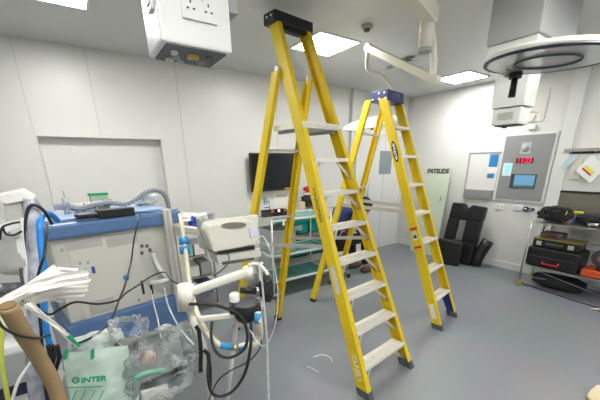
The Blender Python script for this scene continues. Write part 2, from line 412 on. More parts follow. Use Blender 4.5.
MB().tube([hp+Vector((-.05, -.02, 0)), hp+Vector((.03, .03, -.005)), hp+Vector((.11, -.03, 0))], .008).build('handle_rail', STEEL, t)
MB().tube([RC+Vector((.06, -.06, .06)), (2.3, .62, 2.13), (2.55, .50, 2.16), (2.9, .5, 2.3), (2.95, .5, ZC)], .035).build('support_arm', CREAM, t)

# ---------------------------------------------------------------- second operating light on its arms
t = thing('operating_light', 'white jointed ceiling arm carrying an operating light behind the blue-capped ladder', 'operating light', (2.3, 1.74, 2.2))
MB().bar((1.55, 1.45, 2.60), (2.34, 1.72, 2.60), .10, .10, bev=.012).build('ceiling_arm', CREAM, t)
MB().cyl((1.55, 1.45, 2.5), (1.55, 1.45, ZC), .09).build('ceiling_mount', CREAM, t)
MB().cyl((2.32, 1.74, 2.40), (2.32, 1.74, 2.66), .052).build('swivel_tube', CREAM, t)
MB().cyl((2.32, 1.74, 2.375), (2.32, 1.74, 2.40), .050).build('swivel_collar', GREYP, t)
MB().tube([(2.39, 1.76, 2.56), (2.44, 1.76, 2.45), (2.45, 1.74, 2.3), (2.42, 1.72, 2.22)], .026, n=10).build('drop_link', CREAM, t)
MB().bar((2.43, 1.68, 2.185), (2.43, 2.44, 2.60), .045, .06, bev=.008).build('spring_arm', CREAM, t)
MB().cyl((2.40, 1.70, 2.20), (2.46, 1.70, 2.20), .036).build('elbow_joint', CREAM, t)
MB().cyl((2.41, 2.44, 2.60), (2.46, 2.44, 2.60), .036).build('wrist_joint', CREAM, t)
MB().tube([(2.445, 2.45, 2.60), (2.455, 2.47, 2.50), W(369, 71, y=2.5), W(378, 74, y=2.55), W(388, 82, y=2.6), W(395, 93, y=2.64), W(401, 108, y=2.68), W(405, 122, y=2.74), W(401, 127, y=2.80)], .020, n=10).build('yoke', CREAM, t)
LC = W(372, 123.5, y=2.93)
ax = Vector((-.26, -.06, 1)).normalized()
MB().lathe(LC, [(0, .07), (.12, .065), (.28, .038), (.345, .012), (.35, 0), (.345, -.008), (0, -.01)], ax, n=40).build('lamp_head', WHITE, t)
MB().cyl(LC+Vector((0, 0, -.01)), LC+Vector((.01, 0, -.07)), .02).build('handle', GREYD, t)
MB().tube([LC+ax*.03, LC+Vector((.2, .02, .08)), W(404, 124, y=2.76)], .016).build('head_bracket', CREAM, t)

# ---------------------------------------------------------------- ladders
def ladder(loc, th, wb, k, s, top, D, F, steps, name, label, spec):
    t = thing(name, label, 'ladder', (loc[0], loc[1], 0))
    t.rotation_euler = (0, 0, 0)
    w_ = Vector((math.cos(th), math.sin(th), 0)); d_ = Vector((-math.sin(th), math.cos(th), 0)); o_ = Vector((loc[0], loc[1], 0))
    def P(a, b, c): return o_+w_*a+d_*b+Vector((0, 0, c))
    th_ = .006
    def rail(sd, z0, z1):
        prof = [(0, -D/2), (0, D/2), (-F, D/2), (-F, D/2-th_), (-th_, D/2-th_), (-th_, -D/2+th_), (-F, -D/2+th_), (-F, -D/2)]
        mk = lambda z: [P(sd*(wb-k*z+F/2+a), s*z+b, z) for a, b in prof]
        return MB().prism(mk(z0), mk(z1))
    rails = []
    for sd in (-1, 1):
        r = rail(sd, .03, top).build('side_rail', YEL, t); rails.append(r)
        f = MB(); a0 = wb+F/2
        f.prism([P(sd*(a0+.004+a), b, 0) for a, b in ((0, -D/2-.006), (0, D/2+.006), (-F-.006, D/2+.006), (-F-.006, -D/2-.006))],
                [P(sd*(a0+.004-k*.055+a), b+s*.055, .055) for a, b in ((0, -D/2-.006), (0, D/2+.006), (-F-.006, D/2+.006), (-F-.006, -D/2-.006))])
        f.build('foot', GREYD, r)
    sd_w = lambda z: wb-k*z+F/2-th_
    for i, z in enumerate(steps):
        hw = sd_w(z)-.026; d0 = s*z-D/2-.004; d1 = s*z+D/2+.012
        m = MB(); zt = z+.022
        m.prism([P(-hw, d0, z), P(-hw, d1, z+.002), P(-hw, d1, zt), P(-hw, d0, zt)], [P(hw, d0, z), P(hw, d1, z+.002), P(hw, d1, zt), P(hw, d0, zt)])
        for q in range(4):
            dd = d0+.008+q*(d1-d0-.016)/3
            m.prism([P(-hw+.01, dd-.004, zt), P(-hw+.01, dd+.004, zt), P(-hw+.01, dd+.004, zt+.004), P(-hw+.01, dd-.004, zt+.004)],
                    [P(hw-.01, dd-.004, zt), P(hw-.01, dd+.004, zt), P(hw-.01, dd+.004, zt+.004), P(hw-.01, dd-.004, zt+.004)])
        st = m.build('step', ALUW, t)
        if spec['braces']:
            for sd in (-1, 1):
                MB().bar(P(sd*hw*.50, s*z-.01, z-.002), P(sd*(hw+.02), s*(z-.13)-.01, z-.13), .020, .005, up=d_).build('step_brace', ALU, st)
    return t, P, rails

# tall platform ladder
t, P, rails = ladder((1.6926, 1.309), .1298, .275, .0500, .423, 2.60, .098, .042, [.187+.2372*i for i in range(7)], 'platform_ladder',
    'tall yellow platform stepladder with black top cap in the foreground centre', dict(braces=True))
# platform
zp = 1.845; dp = .423*zp
m = MB(); m.prism([P(-.20, dp-.05, zp), P(-.20, dp+.30, zp), P(-.20, dp+.30, zp+.035), P(-.20, dp-.05, zp+.035)], [P(.19, dp-.05, zp), P(.17, dp+.30, zp), P(.17, dp+.30, zp+.035), P(.19, dp-.05, zp+.035)])
for q in range(9):
    dd = dp-.045+q*.042
    m.prism([P(-.20, dd, zp+.035), P(-.20, dd+.012, zp+.035), P(-.20, dd+.012, zp+.041), P(-.20, dd, zp+.041)], [P(.17, dd, zp+.035), P(.17, dd+.012, zp+.035), P(.17, dd+.012, zp+.041), P(.17, dd, zp+.041)])
plf = m.build('platform', ALUW, t)
m = MB()
for q in range(18):
    a = -.19+q*.021
    m.prism([P(a, dp-.053, zp+.004), P(a+.008, dp-.053, zp+.004), P(a+.008, dp-.053, zp+.032), P(a, dp-.053, zp+.032)], [P(a, dp-.0495, zp+.004), P(a+.008, dp-.0495, zp+.004), P(a+.008, dp-.0495, zp+.032), P(a, dp-.0495, zp+.032)])
m.build('serrated_edge', ALU, plf)
for a in (-.16, .15): MB().bar(P(a, dp-.02, zp-.012), P(a*.97, dp+.29, zp-.012), .02, .022).build('under_bearer', GREYP, plf)
# cap
zc = 2.60; dc = .423*zc; hw = .275-.0500*zc
MB().prism([P(-hw-.045, dc-.062, zc-.035), P(-hw-.045, dc+.075, zc-.035), P(-hw-.045, dc+.075, zc+.04), P(-hw-.045, dc-.062, zc+.04)],
           [P(hw+.045, dc-.062, zc-.035), P(hw+.045, dc+.075, zc-.035), P(hw+.045, dc+.075, zc+.04), P(hw+.045, dc-.062, zc+.04)]).build('top_cap', BLK, t, bev=.008)
MB().bar(P(-hw*.7, dc-.01, zc-.045), P(hw*.7, dc-.01, zc-.045), .05, .03).build('cap_underside', BLKR, t)
for sd in (-1, 1):
    MB().cyl(P(sd*(hw+.045), dc-.02, zc+.01), P(sd*(hw+.050), dc-.02, zc+.01), .008).cyl(P(sd*(hw+.045), dc+.03, zc+.01), P(sd*(hw+.050), dc+.03, zc+.01), .008).build('bolt', ALU, t)
# rear legs
RT1 = P(.125, 1.03, 2.235); RL1 = P(-.200, 1.02, 2.245); RB1 = P(-.003, 1.382, 0.03); LB1 = P(-.447, 1.50, .03)
legs = []
wv = (P(1, 0, 0)-P(0, 0, 0)); dv = (P(0, 1, 0)-P(0, 0, 0))
def rleg(a, b, D=.075, F=.038, sd=1):
    pr = [(0, -D/2), (0, D/2), (-F, D/2), (-F, D/2-.005), (-.005, D/2-.005), (-.005, -D/2+.005), (-F, -D/2+.005), (-F, -D/2)]
    mk = lambda c: [c+wv*sd*(x+F/2)+dv*y for x, y in pr]
    return MB().prism(mk(a), mk(b))
for a, b, sd in ((RB1, RT1, 1), (LB1, RL1, -1)):
    l = rleg(a, b, sd=sd).build('rear_leg', YEL, t); legs.append(l)
    MB().box(a-Vector((0, 0, .01)), (.05, .07, .04)).build('foot', BLKR, l)
    MB().bar(b+Vector((0, 0, .03))-dv*.01, b-Vector((0, 0, .03))-dv*.01, .022, .045).build('hinge_plate', ALU, l)
for f, hh in ((.757, .042), (.50, .036), (.13, .022)):
    a = LB1.lerp(RL1, f); b = RB1.lerp(RT1, f); z = (a.z+b.z)/2; a.z = b.z = z
    MB().bar(a-dv*.02, b-dv*.02, hh, .018, up=(0, 0, 1)).build('rear_crossbar', ALU, t)
MB().bar(P(.225, .423*1.02+.02, 1.02), RB1.lerp(RT1, .40), .006, .028).build('spreader', ALU, t)
MB().bar(P(-.225, .423*1.02+.02, 1.02), LB1.lerp(RL1, .40), .006, .028).build('spreader', ALU, t)
def rail_mark(P, wb, k, s, F, z, off, sd=-1):
    return P(sd*(wb-k*z+F/2+.0012), s*z+off, z)
def rail_axes(P, wb, k, s):
    a = P(-(wb-k*1.0), s*1.0, 1.0)-P(-wb, 0, 0); a.normalize(); return a
dn = -rail_axes(P, .275, .0500, .423)          # along the rail, downwards
side = dv.copy(); side = (side-dn*side.dot(dn)).normalized()   # across the rail face (towards the back)
# lettering runs down the rail; its up vector points to the back of the ladder
text('maker_lettering', 'YOUNGMAN', mat('black_print', (.03, .03, .025), .6), rail_mark(P, .275, .0500, .423, .042, 1.315, .0), dn, (-side if dn.cross(-side).dot(-wv) > 0 else side), .044, rails[0])
text('class_lettering', 'CLASS 1', mat('white_print', (.8, .8, .75), .6), rail_mark(P, .275, .0500, .423, .042, .20, .0), dn, (-side if dn.cross(-side).dot(-wv) > 0 else side), .056, rails[0])
c = rail_mark(P, .275, .0500, .423, .042, .80, .0)
MB().slab([c+dn*.10+side*.022, c-dn*.10+side*.022, c-dn*.10-side*.022, c+dn*.10-side*.022], -wv*.0008).build('safety_label', mat('silver_label', (.62, .60, .52), .5, noise_s=60, noise_a=.35), rails[0])
for z in [.177+.2366*i+.012 for i in range(8)]:
    for o in (-.022, .022):
        q = rail_mark(P, .275, .0500, .423, .042, z, o, -1); MB().cyl(q+wv*.001, q-wv*.002, .005, n=10).build('rivet', ALU, rails[0])

# shorter ladder with blue cap
t, P, rails = ladder((2.9136, 1.5915), .2059, .196, .0216, .377, 2.19, .090, .038, [.275+.2731*i for i in range(7)], 'stepladder',
    'shorter yellow stepladder with blue top cap behind the tall one', dict(braces=False))
wv = (P(1, 0, 0)-P(0, 0, 0)); dv = (P(0, 1, 0)-P(0, 0, 0))
z0, z1 = 2.165, 2.265; d0 = .377*2.2-.065
MB().prism([P(-.165, d0, z0), P(-.165, d0+.20, z0), P(-.155, d0+.19, z1), P(-.155, d0+.01, z1)], [P(.165, d0, z0), P(.165, d0+.20, z0), P(.155, d0+.19, z1), P(.155, d0+.01, z1)]).build('top_cap', BLUEC, t, bev=.008)
for dd, zz in ((.03, 2.19), (.05, 2.24), (.10, 2.19), (.11, 2.24), (.17, 2.19)):
    MB().cyl(P(-.164+(.008 if zz > 2.2 else 0), d0+dd, zz), P(-.168+(.008 if zz > 2.2 else 0), d0+dd, zz), .010, n=10).build('cap_bolt', ALU, t)
text('cap_lettering', 'LYTE', mat('pale_cap_print', (.2, .25, .45), .5), P(.0, d0+.004, 2.215), P(1, 0, 0)-P(0, 0, 0), (0, 0, 1), .07, t)
RT2 = P(.14, .98, 2.19); LT2 = P(-.165, .98, 2.19); LB2 = P(-.541, 1.385, .03); RB2 = P(.155, 1.53, .03)
for a, b_, sd in ((RB2, RT2, 1), (LB2, LT2, -1)):
    l = rleg(a, b_, .066, .036, sd).build('rear_leg', YEL, t)
    MB().box(a-Vector((0, 0, .01)), (.05, .065, .04)).build('foot', BLKR, l)
for f in (.86, .60):
    a = LB2.lerp(LT2, f); b_ = RB2.lerp(RT2, f); MB().bar(a-dv*.02, b_-dv*.02, .04, .02, up=(0, 0, 1)).build('rear_crossbar', ALU, t)
zs = 1.13
for sd, lb, lt in ((-1, LB2, LT2), (1, RB2, RT2)):
    b_ = lb.lerp(lt, .525); a = P(sd*(.196-.0216*zs), .377*zs+.03, zs)
    MB().bar(a, b_, .006, .036).build('spreader', ALU, t)
MB().bar(P(-.17, .377*.30+.02, .28), P(-.18, .03, .06), .028, .04).build('stabiliser_boot', BLUEC, t)
MB().bar(P(.185, .377*.30+.01, .27), P(.20, .0, .02), .045, .07).build('stabiliser_boot', BLUEC, t)
dn = -rail_axes(P, .196, .0216, .377); side = (dv-dn*dv.dot(dn)).normalized()
up_ = (-side if dn.cross(-side).dot(-wv) > 0 else side)
c = rail_mark(P, .196, .0216, .377, .038, 1.70, .0)
n = 20
ov = [c+dn*.105*math.cos(2*PI*i/n)+side*.026*math.sin(2*PI*i/n) for i in range(n)]
lo = MB().slab(ov, -wv*.0008).build('oval_badge', BLK, rails[0])
ov = [c-wv*.001+dn*.085*math.cos(2*PI*i/n)+side*.015*math.sin(2*PI*i/n) for i in range(n)]
MB().slab(ov, -wv*.0004).build('oval_field', mat('badge_white', (.75, .75, .78), .5), lo)
text('badge_lettering', 'LYTE', BLK, c-wv*.0016, dn, up_, .045, lo, bold=.001)
def plate(z, h, wd, m, nm, e=.0008):
    c = rail_mark(P, .196, .0216, .377, .038, z, .0)-wv*(e-.0008)
    return MB().slab([c+dn*h/2+side*wd/2, c-dn*h/2+side*wd/2, c-dn*h/2-side*wd/2, c+dn*h/2-side*wd/2], -wv*e).build(nm, m, rails[0])
plate(.975, .022, .074, RED, 'red_band'); plate(.80, .022, .074, RED, 'red_band')
plate(.91, .085, .044, WHITE, 'inspection_tag'); plate(.90, .03, .034, GREEND, 'tag_print', .0012)
text('rail_print', 'UP', GREEND, rail_mark(P, .196, .0216, .377, .038, .93, 0)-wv*.001, dn, up_, .03, rails[0])
plate(.18, .15, .05, mat('pale_label', (.75, .72, .6), .6, noise_s=50, noise_a=.3), 'rating_label')
tag_ = t

# ---------------------------------------------------------------- right wall fittings
PY0, PY1, PZ0, PZ1 = 1.80, 2.40, 1.06, 1.94
X = XR
t = thing('control_panel', 'grey theatre control panel with clock and red digits on the right wall', 'control panel', (X-.03, 2.1, PZ0))
MB().span(X-.02, X, PY0-.03, PY1+.03, PZ0-.03, PZ1+.03).build('surround', WHITE2, t, bev=.003)
MB().span(X-.028, X-.018, PY0, PY1, PZ0, PZ1).build('face_plate', mat('panel_grey', (.30, .31, .315), .4, .2), t)
c = W(526, 148, x=X-.03)
MB().box(c, (.006, .125, .15)).build('clock_square', mat('light_grey', (.50, .51, .51), .4), t)
ck = MB().lathe(c-Vector((.003, 0, 0)), [(.052, 0), (.052, .004), (0, .004)], (-1, 0, 0), 28).build('clock_dial', mat('dial_grey', (.42, .44, .44), .4), t)
MB().bar(c-Vector((.0085, 0, 0)), c+Vector((-.0085, -.01, .035)), .005, .002, up=(1,0,0)).bar(c-Vector((.0085, 0, 0)), c+Vector((-.0085, -.024, -.008)), .006, .002, up=(1,0,0)).build('clock_hands', BLK, ck)
c = W(524.5, 160.5, x=X-.031)
MB().box(c+Vector((.001, 0, 0)), (.002, .215, .068)).build('display_window', mat('red_window', (.03, .003, .005), .3), t)
text('digits', '11:23', mat('red_led', (.8, .02, .05), .5, emit=(1, .02, .08, 1.4)), c-Vector((.001, 0, 0)), (0, -1, 0), (0, 0, 1), .085, t, .001)
c0 = W(511.5, 174, x=X-.031); c1 = W(534, 189, x=X-.031)
MB().span(X-.034, X-.027, c1.y, c0.y, c1.z, c0.z).build('touch_screen', mat('screen_bezel', (.05, .07, .08), .3), t)
MB().span(X-.0355, X-.034, c1.y+.015, c0.y-.05, c1.z+.045, c0.z-.012).build('screen_image', mat('screen_blue', (.1, .25, .4), .3, emit=(.16, .36, .55, .22)), t)
MB().span(X-.036, X-.034, c1.y+.015, c0.y-.05, c1.z+.015, c1.z+.042).build('button_row', mat('button_green', (.10, .20, .17), .5), t)
c0 = W(504, 163, x=X-.031); c1 = W(510.5, 176, x=X-.031)
MB().span(X-.036, X-.027, c1.y, c0.y, c1.z, c0.z).build('phone_keypad', WHITE, t)
MB().span(X-.038, X-.036, c1.y+.02, c0.y-.02, c1.z+.03, c0.z-.03).build('keypad_screen', mat('lit_blue', (.2, .5, .8), .3, emit=(.2, .5, 1, .4)), t)

c0 = W(469.5, 154, x=X-.02); c1 = W(499, 189, x=X-.02)
wy0, wy1, wz0, wz1 = 2.44, 2.895, 1.17, 1.715
t = thing('whiteboard', 'wall whiteboard with grey tray strip and blue notices beside the control panel', 'whiteboard', (X, 2.65, 1.03))
MB().span(X-.015, X, wy0, wy1, wz0, wz1).build('board', mat('board_white', (.72, .72, .70), .25), t)
fr = mat('grey_frame', (.30, .30, .29), .5)
MB().span(X-.022, X, wy1, wy1+.018, wz0, wz1+.02).span(X-.022, X, wy0-.01, wy1, wz1, wz1+.018).span(X-.022, X, wy0, wy1, wz0-.006, wz0).build('frame', fr, t)
MB().span(X-.03, X, wy0+.02, wy1+.015, 1.03, 1.165).build('lower_panel', mat('tray_grey', (.25, .25, .25), .5), t)
for (x0, y0, x1, y1, m_, nm) in ((490.5, 154.5, 497, 167, mat('notice_blue', (.03, .22, .50), .5), 'blue notice'), (487.5, 173.5, 493.5, 178, mat('notice_blue', (0,0,0)), 'small blue strip'), (488.5, 166, 497.5, 172, PAPER, 'white sheet')):
    a = W(x0, y0, x=X-.018); b = W(x1, y1, x=X-.018)
    o = MB().span(X-.018-(.001 if 'blue' in nm else 0), X-.0155, b.y, a.y, b.z, a.z).build('notice', m_, t); o['label'] = nm
for (px, py, lb) in ((500, 206.5, 'white double socket below the whiteboard edge'), (517.5, 207.5, 'white double socket nearest the blue gas hose plug')):
    c = W(px, py, x=X); s = thing('wall_socket', lb, 'socket', c, 'sockets on the right wall')
    socket_plate(s, c, (0, -1, 0), (0, 0, 1), .135, .08, (-1, 0, 0))
for (px, py, rr, lb) in ((526.5, 209, .034, 'navy round gas outlet plug beside the socket'), (533, 209.5, .022, 'smaller navy gas plug next to the round one')):
    c = W(px, py, x=X); s = thing('gas_plug', lb, 'gas outlet', c)
    MB().cyl(c, c-Vector((.04, 0, 0)), rr).build('body', mat('navy_plastic', (.015, .03, .12), .4), s)
    MB().lathe(c-Vector((.04, 0, 0)), [(rr*.6, 0), (rr*.45, .018), (0, .018)], (-1, 0, 0), 16).build('collar', STEEL, s)
c = W(532.5, 127, x=X)
t = thing('wall_detector', 'small white sensor unit on the wall above the control panel', 'sensor', c)
MB().box(c-Vector((.02, 0, 0)), (.04, .09, .06), None, .006).build('body', WHITE, t)
MB().tube([c+Vector((-.02, .0, .03)), c+Vector((-.03, .02, .08)), c+Vector((-.01, -.01, .14))], .008).build('cable', CREAM, t)
# access panel above the control panel
tag(MB().span(X-.008, X, 1.98, 2.28, 2.10, 2.5).build('access_panel', mat('panel_offwhite', (.66, .64, .58), .4), bev=.002), 'flush off-white access panel high on the right wall', 'panel')
# steel backed recess with hanging items right of the trunking
a = W(567.5, 153, x=X-.03); b = W(605, 190, x=X-.03)
t = thing('glove_board', 'white wall board in a dark frame above the tool trolley', 'board', (X, 1.2, b.z))
by0, by1 = .75, a.y-.014; bz0, bz1 = 1.225, a.z
MB().span(X-.02, X, by0, by1, bz0, bz1).build('board', mat('board_grey_white', (.60, .62, .60), .3), t)
MB().span(X-.028, X, by1, by1+.026, bz0, bz1).span(X-.028, X, by0, by1, bz1-.012, bz1+.014).span(X-.028, X, by0, by1, bz0-.026, bz0).build('dark_edge', BLK, t)
MB().span(X-.05, X, by0, by1+.05, bz1+.014, bz1+.05).build('top_rail', mat('rail_taupe', (.33, .32, .28), .5), t)
tag(MB().span(X-.02, X, .6, 1.60, .98, 1.20).span(X-.16, X, .6, 1.60, .965, .98).span(X-.16, X-.14, .6, 1.60, .98, 1.02).build('steel_shelf', mat('shelf_steel', (.24, .23, .20), .4, .6)), 'stainless steel shelf and splashback below the framed board', 'shelf')
for (pts, m_, lb, nm) in (([(560.7, 168), (566, 160), (573.5, 154), (579.5, 156), (573, 162), (566, 168.5)], mat('pale_blue_film', (.50, .62, .66), .5), 'pale blue crumpled glove packet hanging on board corner', 'glove_packet'),
              ([(572.5, 158), (583, 157.5), (579, 179), (568, 179)], mat('cream_sheet', (.62, .58, .50), .6), 'cream printed sheet hung behind the white packet', 'sheet')):
    off = .032 if 'sheet' in nm else .045
    tag(MB().slab([W(q[0], q[1], x=X-off) for q in pts], (.008, 0, 0)).build(nm, m_), lb, 'packet', )
t = thing('labelled_packet', 'tilted white packet with yellow label hanging over the board', 'packet', W(585, 170, x=X-.05))
MB().slab([W(q[0], q[1], x=X-.055) for q in ((592, 154.5), (602, 164), (602, 172), (590, 183), (575, 171))], (.018, 0, 0)).build('packet', WHITE, t)
for qs, m_, nm, e in (([(586.5, 165), (594.5, 172), (592, 174.5), (583.5, 167)], YLAB, 'yellow_label', .057), ([(583, 167.5), (591.5, 174.8), (590, 176), (581.5, 168.8)], RED, 'red_line', .057)):
    MB().slab([W(a_, b_, x=X-e) for a_, b_ in qs], (.001, 0, 0)).build(nm, m_, t)
for k, (px, py) in enumerate(((572, 152.5), (596, 150.5))):
    c = W(px, py, x=X-.05); tag(MB().tube([c+Vector((.02, 0, .02)), c+Vector((-.01, 0, .01)), c+Vector((-.012, 0, -.012)), c+Vector((0, 0, -.018))], .005).build('hook', STEEL), ('steel hook above the cream sheet', 'steel hook above the tilted white packet')[k], 'hook')

# leaning transfer board
a, b = W(427, 168, x=5.24), W(451.5, 168, x=5.22); fa, fb = Vector((5.0, a.y+.02, .0)), Vector((5.02, b.y-.04, .0))
PAT = mat('pale_green_board', (.56, .63, .50), .4)
t = thing('transfer_board', 'pale green patient slide board leaning against the right wall', 'transfer board', (5.0, (a.y+b.y)/2, 0))
def rr_poly(p00, p10, p11, p01, r=.05):
    out = []
    C = [p00, p10, p11, p01]
    for i in range(4):
        p = C[i]; q = C[i-1]; n_ = C[(i+1) % 4]; u = (q-p).normalized()*r; v_ = (n_-p).normalized()*r
        for kk in range(5):
            tt = kk/4; out.append(p+u*(1-tt)**2+v_*tt**2)
    return out
MB().slab(rr_poly(fa, fb, b, a), (.012, 0, 0)).build('board', PAT, t)
upv = (a-fa).normalized()
text('board_lettering', 'PATSLIDE', mat('dark_print', (.04, .035, .03), .6), (a+b)/2-upv*.055-Vector((.003, 0, 0)), (b-a), upv, .100, t, bold=.004)
c = W(450, 200, x=5.19)-Vector((.03, 0, 0)); u3 = (fb-fa).normalized()
cc = fa.lerp(a, .80)*.2+fb.lerp(b, .62)*.8-Vector((.004, 0, 0))
MB().bar(cc-upv*.04, cc+upv*.04, .012, .006).build('hand_slot', GREYD, t)

# black foam cushions
def quad_pad(pts, thick, x, name, label, m=BLKV):
    pass
t = thing('positioning_cushion', 'tall black slotted foam cushion leaning on the right wall', 'cushion', (4.98, 2.75, 0))
o_ = lambda y, z: Vector((5.05+.17*z, y, z))
# H-shaped outline with V notch and slot, made of pads
def pad(pts, th_=.12, m=BLKV, par=None, nm='pad'):
    ob = MB().slab([o_(*q) for q in pts], (-th_, 0, .02)).build(nm, m, par, bev=.03); ob.modifiers['bevel'].segments = 3
    return ob
pad([(3.01, .0), (2.46, .0), (2.45, .36), (3.0, .36)], par=t, nm='base_pad')
pad([(3.0, .34), (2.83, .34), (2.83, .70), (2.99, .70)], par=t, nm='side_pad')
pad([(2.68, .34), (2.45, .34), (2.44, .70), (2.68, .70)], par=t, nm='side_pad')
pad([(2.99, .68), (2.44, .68), (2.43, .92), (2.64, .935), (2.715, .86), (2.78, .945), (2.98, .945)], par=t, nm='head_pad')
t = thing('positioning_cushion', 'low black block cushion in front of the slotted one', 'cushion', (4.78, 2.78, 0))
q = MB().slab([Vector((4.74, 2.90, 0)), Vector((4.86, 2.56, 0)), Vector((4.90, 2.57, .38)), Vector((4.78, 2.93, .42))], (-.09, -.03, 0)).build('block', BLKV, t, bev=.03)
MB().box((4.695, 2.78, .26), (.03, .08, .04)).build('strap_loop', BLKF, t)
t = thing('positioning_cushion', 'black rolled half-round cushion beside the baseboard', 'cushion', (5.0, 2.45, 0))
MB().tube([(5.03, 2.41, .03), (5.09, 2.385, .22), (5.16, 2.33, .42)], .085, n=20, smooth=2).build('roll', BLKV, t)
MB().cyl((5.025, 2.412, .026), (5.02, 2.414, .012), .05).build('end_disc', GREYD, t)

# ---------------------------------------------------------------- tool trolley on the right
TX0, TX1, TY0, TY1 = 4.70, 5.12, .40, 1.645
t = thing('tool_trolley', 'steel two-shelf trolley loaded with black tool cases', 'trolley', (4.9, 1.05, 0))
fr = MB()
for x in (TX0, TX1):
    for y in (TY0, TY1): MB().tube([(x, y, .07), (x, y, .865)], .012, smooth=0).build('post', STEEL, t)
for z, nm in ((.865, 'top_shelf'), (.30, 'bottom_shelf')):
    MB().span(TX0-.01, TX1+.01, TY0-.01, TY1+.01, z-.012, z).build(nm, STEEL, t, bev=.003)
for x in (TX0, TX1):
    for y in (TY0, TY1):
        cs = MB().cyl((x-.013, y, .04), (x+.013, y, .04), .038).build('caster', BRASS, t)
        MB().cyl((x-.016, y, .04), (x+.016, y, .04), .014).bar((x, y, .05), (x, y, .09), .03, .02).build('caster_fork', STEEL, cs)
MB().bar((TX0, TY1, .28), (TX0+.15, .9, .09), .006, .006).bar((TX0+.02, TY1, .13), (TX1, .5, .12), .006, .006).build('brace_wire', STEEL, t)
def blob_bag(c, size, seed, M=None, amp=.22): return MB().blob(c, size, seed, amp, 2.2, M)
t = thing('tool_bag', 'open black fabric tool bag slumped on the trolley top corner', 'bag', (4.85, 1.5, .866))
blob_bag((4.87, 1.47, .966), (.28, .33, .185), 3).build('body', BLKF, t)
MB().tube([(4.75, 1.55, .98), (4.74, 1.50, 1.04), (4.76, 1.39, 1.04), (4.77, 1.35, .97)], .009).build('handle', BLKF, t)
MB().tube([(4.79, 1.355, .89), (4.775, 1.345, .96), (4.80, 1.34, 1.02)], .006).build('yellow_piping', mat('yellow_piping', (.55, .38, .02), .6), t)
t = thing('tool_bag', 'long black tool pouch lying open mid trolley top', 'bag', (4.95, 1.2, .866))
MB().blob((4.97, 1.13, .932), (.26, .30, .12), 5, .2, 2.4).build('body', BLKF, t)
tag(MB().tube([W(559, 217, z=.90), W(571, 218, z=.90)], .03, smooth=0).build('tape_roll', mat('copper_tan', (.55, .30, .15), .45)), 'tan cylindrical roll in front of the black tool bag', 'tape roll')
tag(MB().box((4.95, 1.30, 1.0), (.05, .15, .02), Matrix.Rotation(.1, 3, 'Z')).build('spirit_level', YLAB), 'yellow tool lying on top of the long black pouch', 'tool')
tag(MB().bar(W(573, 220, z=.885), W(580, 221, z=.885), .03, .03).build('screwdriver', mat('blue_handle', (.03, .12, .35), .4)), 'blue tool handle on the trolley top edge', 'tool')
tag(MB().tube([(4.80, 1.12, .89), (4.80, 1.02, .90)], .018, smooth=0).build('torch', STEEL), 'small metallic tool beside the black case with red discs', 'tool')
t = thing('machine_case', 'black power tool case with red discs at the right trolley end', 'tool case', (4.85, .80, .866))
MB().span(4.74, 5.0, .62, .98, .867, .98, .02).build('body', BLK, t)
for y in (.93, .80): MB().cyl((4.742, y, .92), (4.732, y, .92), .03).build('red_disc', RED, t)
MB().span(4.86, 4.98, .66, .9, .98, 1.06, .02).build('top_hump', BLKR, t)
tag(MB().span(5.0, 5.09, .95, 1.05, .868, 1.05, .01).build('white_bottle', WHITE), 'white box standing behind the black case on trolley', 'box')
t = thing('small_case', 'black charger box with red panel hanging between trolley shelves', 'tool case', (4.9, 1.5, .62))
BY = 1.47
# hard case with red handle on the bottom shelf
t.location = (4.92, 1.42, .665)
MB().span(4.80, 4.98, 1.32, 1.56, .665, .735, .012).build('body', GREYD, t)
MB().tube([(4.82, 1.54, .735), (4.82, 1.53, .80), (4.86, 1.50, .85)], .006).build('cord', BLKR, t)
MB().span(4.797, 4.80, 1.37, 1.50, .685, .72).build('panel', mat('dull_red', (.14, .02, .03), .5), t)
t = thing('hard_case', 'large black hard case with red handle on the lower shelf', 'tool case', (4.9, 1.35, .301))
MB().span(4.72, 5.08, 1.08, 1.635, .302, .55, .03).build('body', BLK, t)
MB().tube([(4.722, 1.43, .38), (4.69, 1.43, .37), (4.69, 1.43, .355), (4.69, 1.27, .355), (4.69, 1.27, .37), (4.722, 1.27, .38)], .010, smooth=0).build('red_handle', RED, t)
MB().span(4.717, 4.72, 1.12, 1.62, .43, .436).build('lid_seam', GREYD, t)
t = thing('toolbox', 'smaller black toolbox with silver latches on top of the hard case', 'toolbox', (4.9, 1.35, .551))
MB().span(4.75, 5.02, 1.12, 1.60, .552, .655, .012).build('body', BLK, t)
for y in (1.53, 1.20): MB().span(4.735, 4.752, y-.028, y+.028, .575, .625).build('latch', ALU, t)
MB().span(4.74, 4.75, 1.28, 1.46, .59, .62).build('label_strip', GREYD, t)
MB().span(4.748, 5.022, 1.11, 1.61, .650, .662).build('lid_trim', mat('ochre_edge', (.30, .22, .06), .6), t)
t = thing('drill_case', 'red power tool case with black top on the lower shelf', 'tool case', (4.88, .85, .301))
MB().span(4.73, 5.02, .55, 1.05, .302, .385, .015).build('body', ORNG, t)
MB().span(4.76, 4.95, .76, .94, .385, .43, .02).build('black_grip', BLK, t)
t = thing('cable_reel', 'grey cable reel standing behind the red case', 'cable reel', (5.0, 1.05, .39))
MB().cyl((5.04, .96, .47), (5.08, .96, .47), .10).build('drum', GREYD, t)
MB().cyl((5.035, .96, .47), (5.042, .96, .47), .04).build('hub_label', mat('pinkish_label', (.40, .2, .2), .6), t)
MB().bar((5.01, 1.25, .62), (5.01, .9, .60), .03, .05).build('frame_bar', GREYP, t)
t = thing('duffel_bag', 'soft dark bag on the floor under the trolley by the wall', 'bag', (5.1, 1.4, 0))
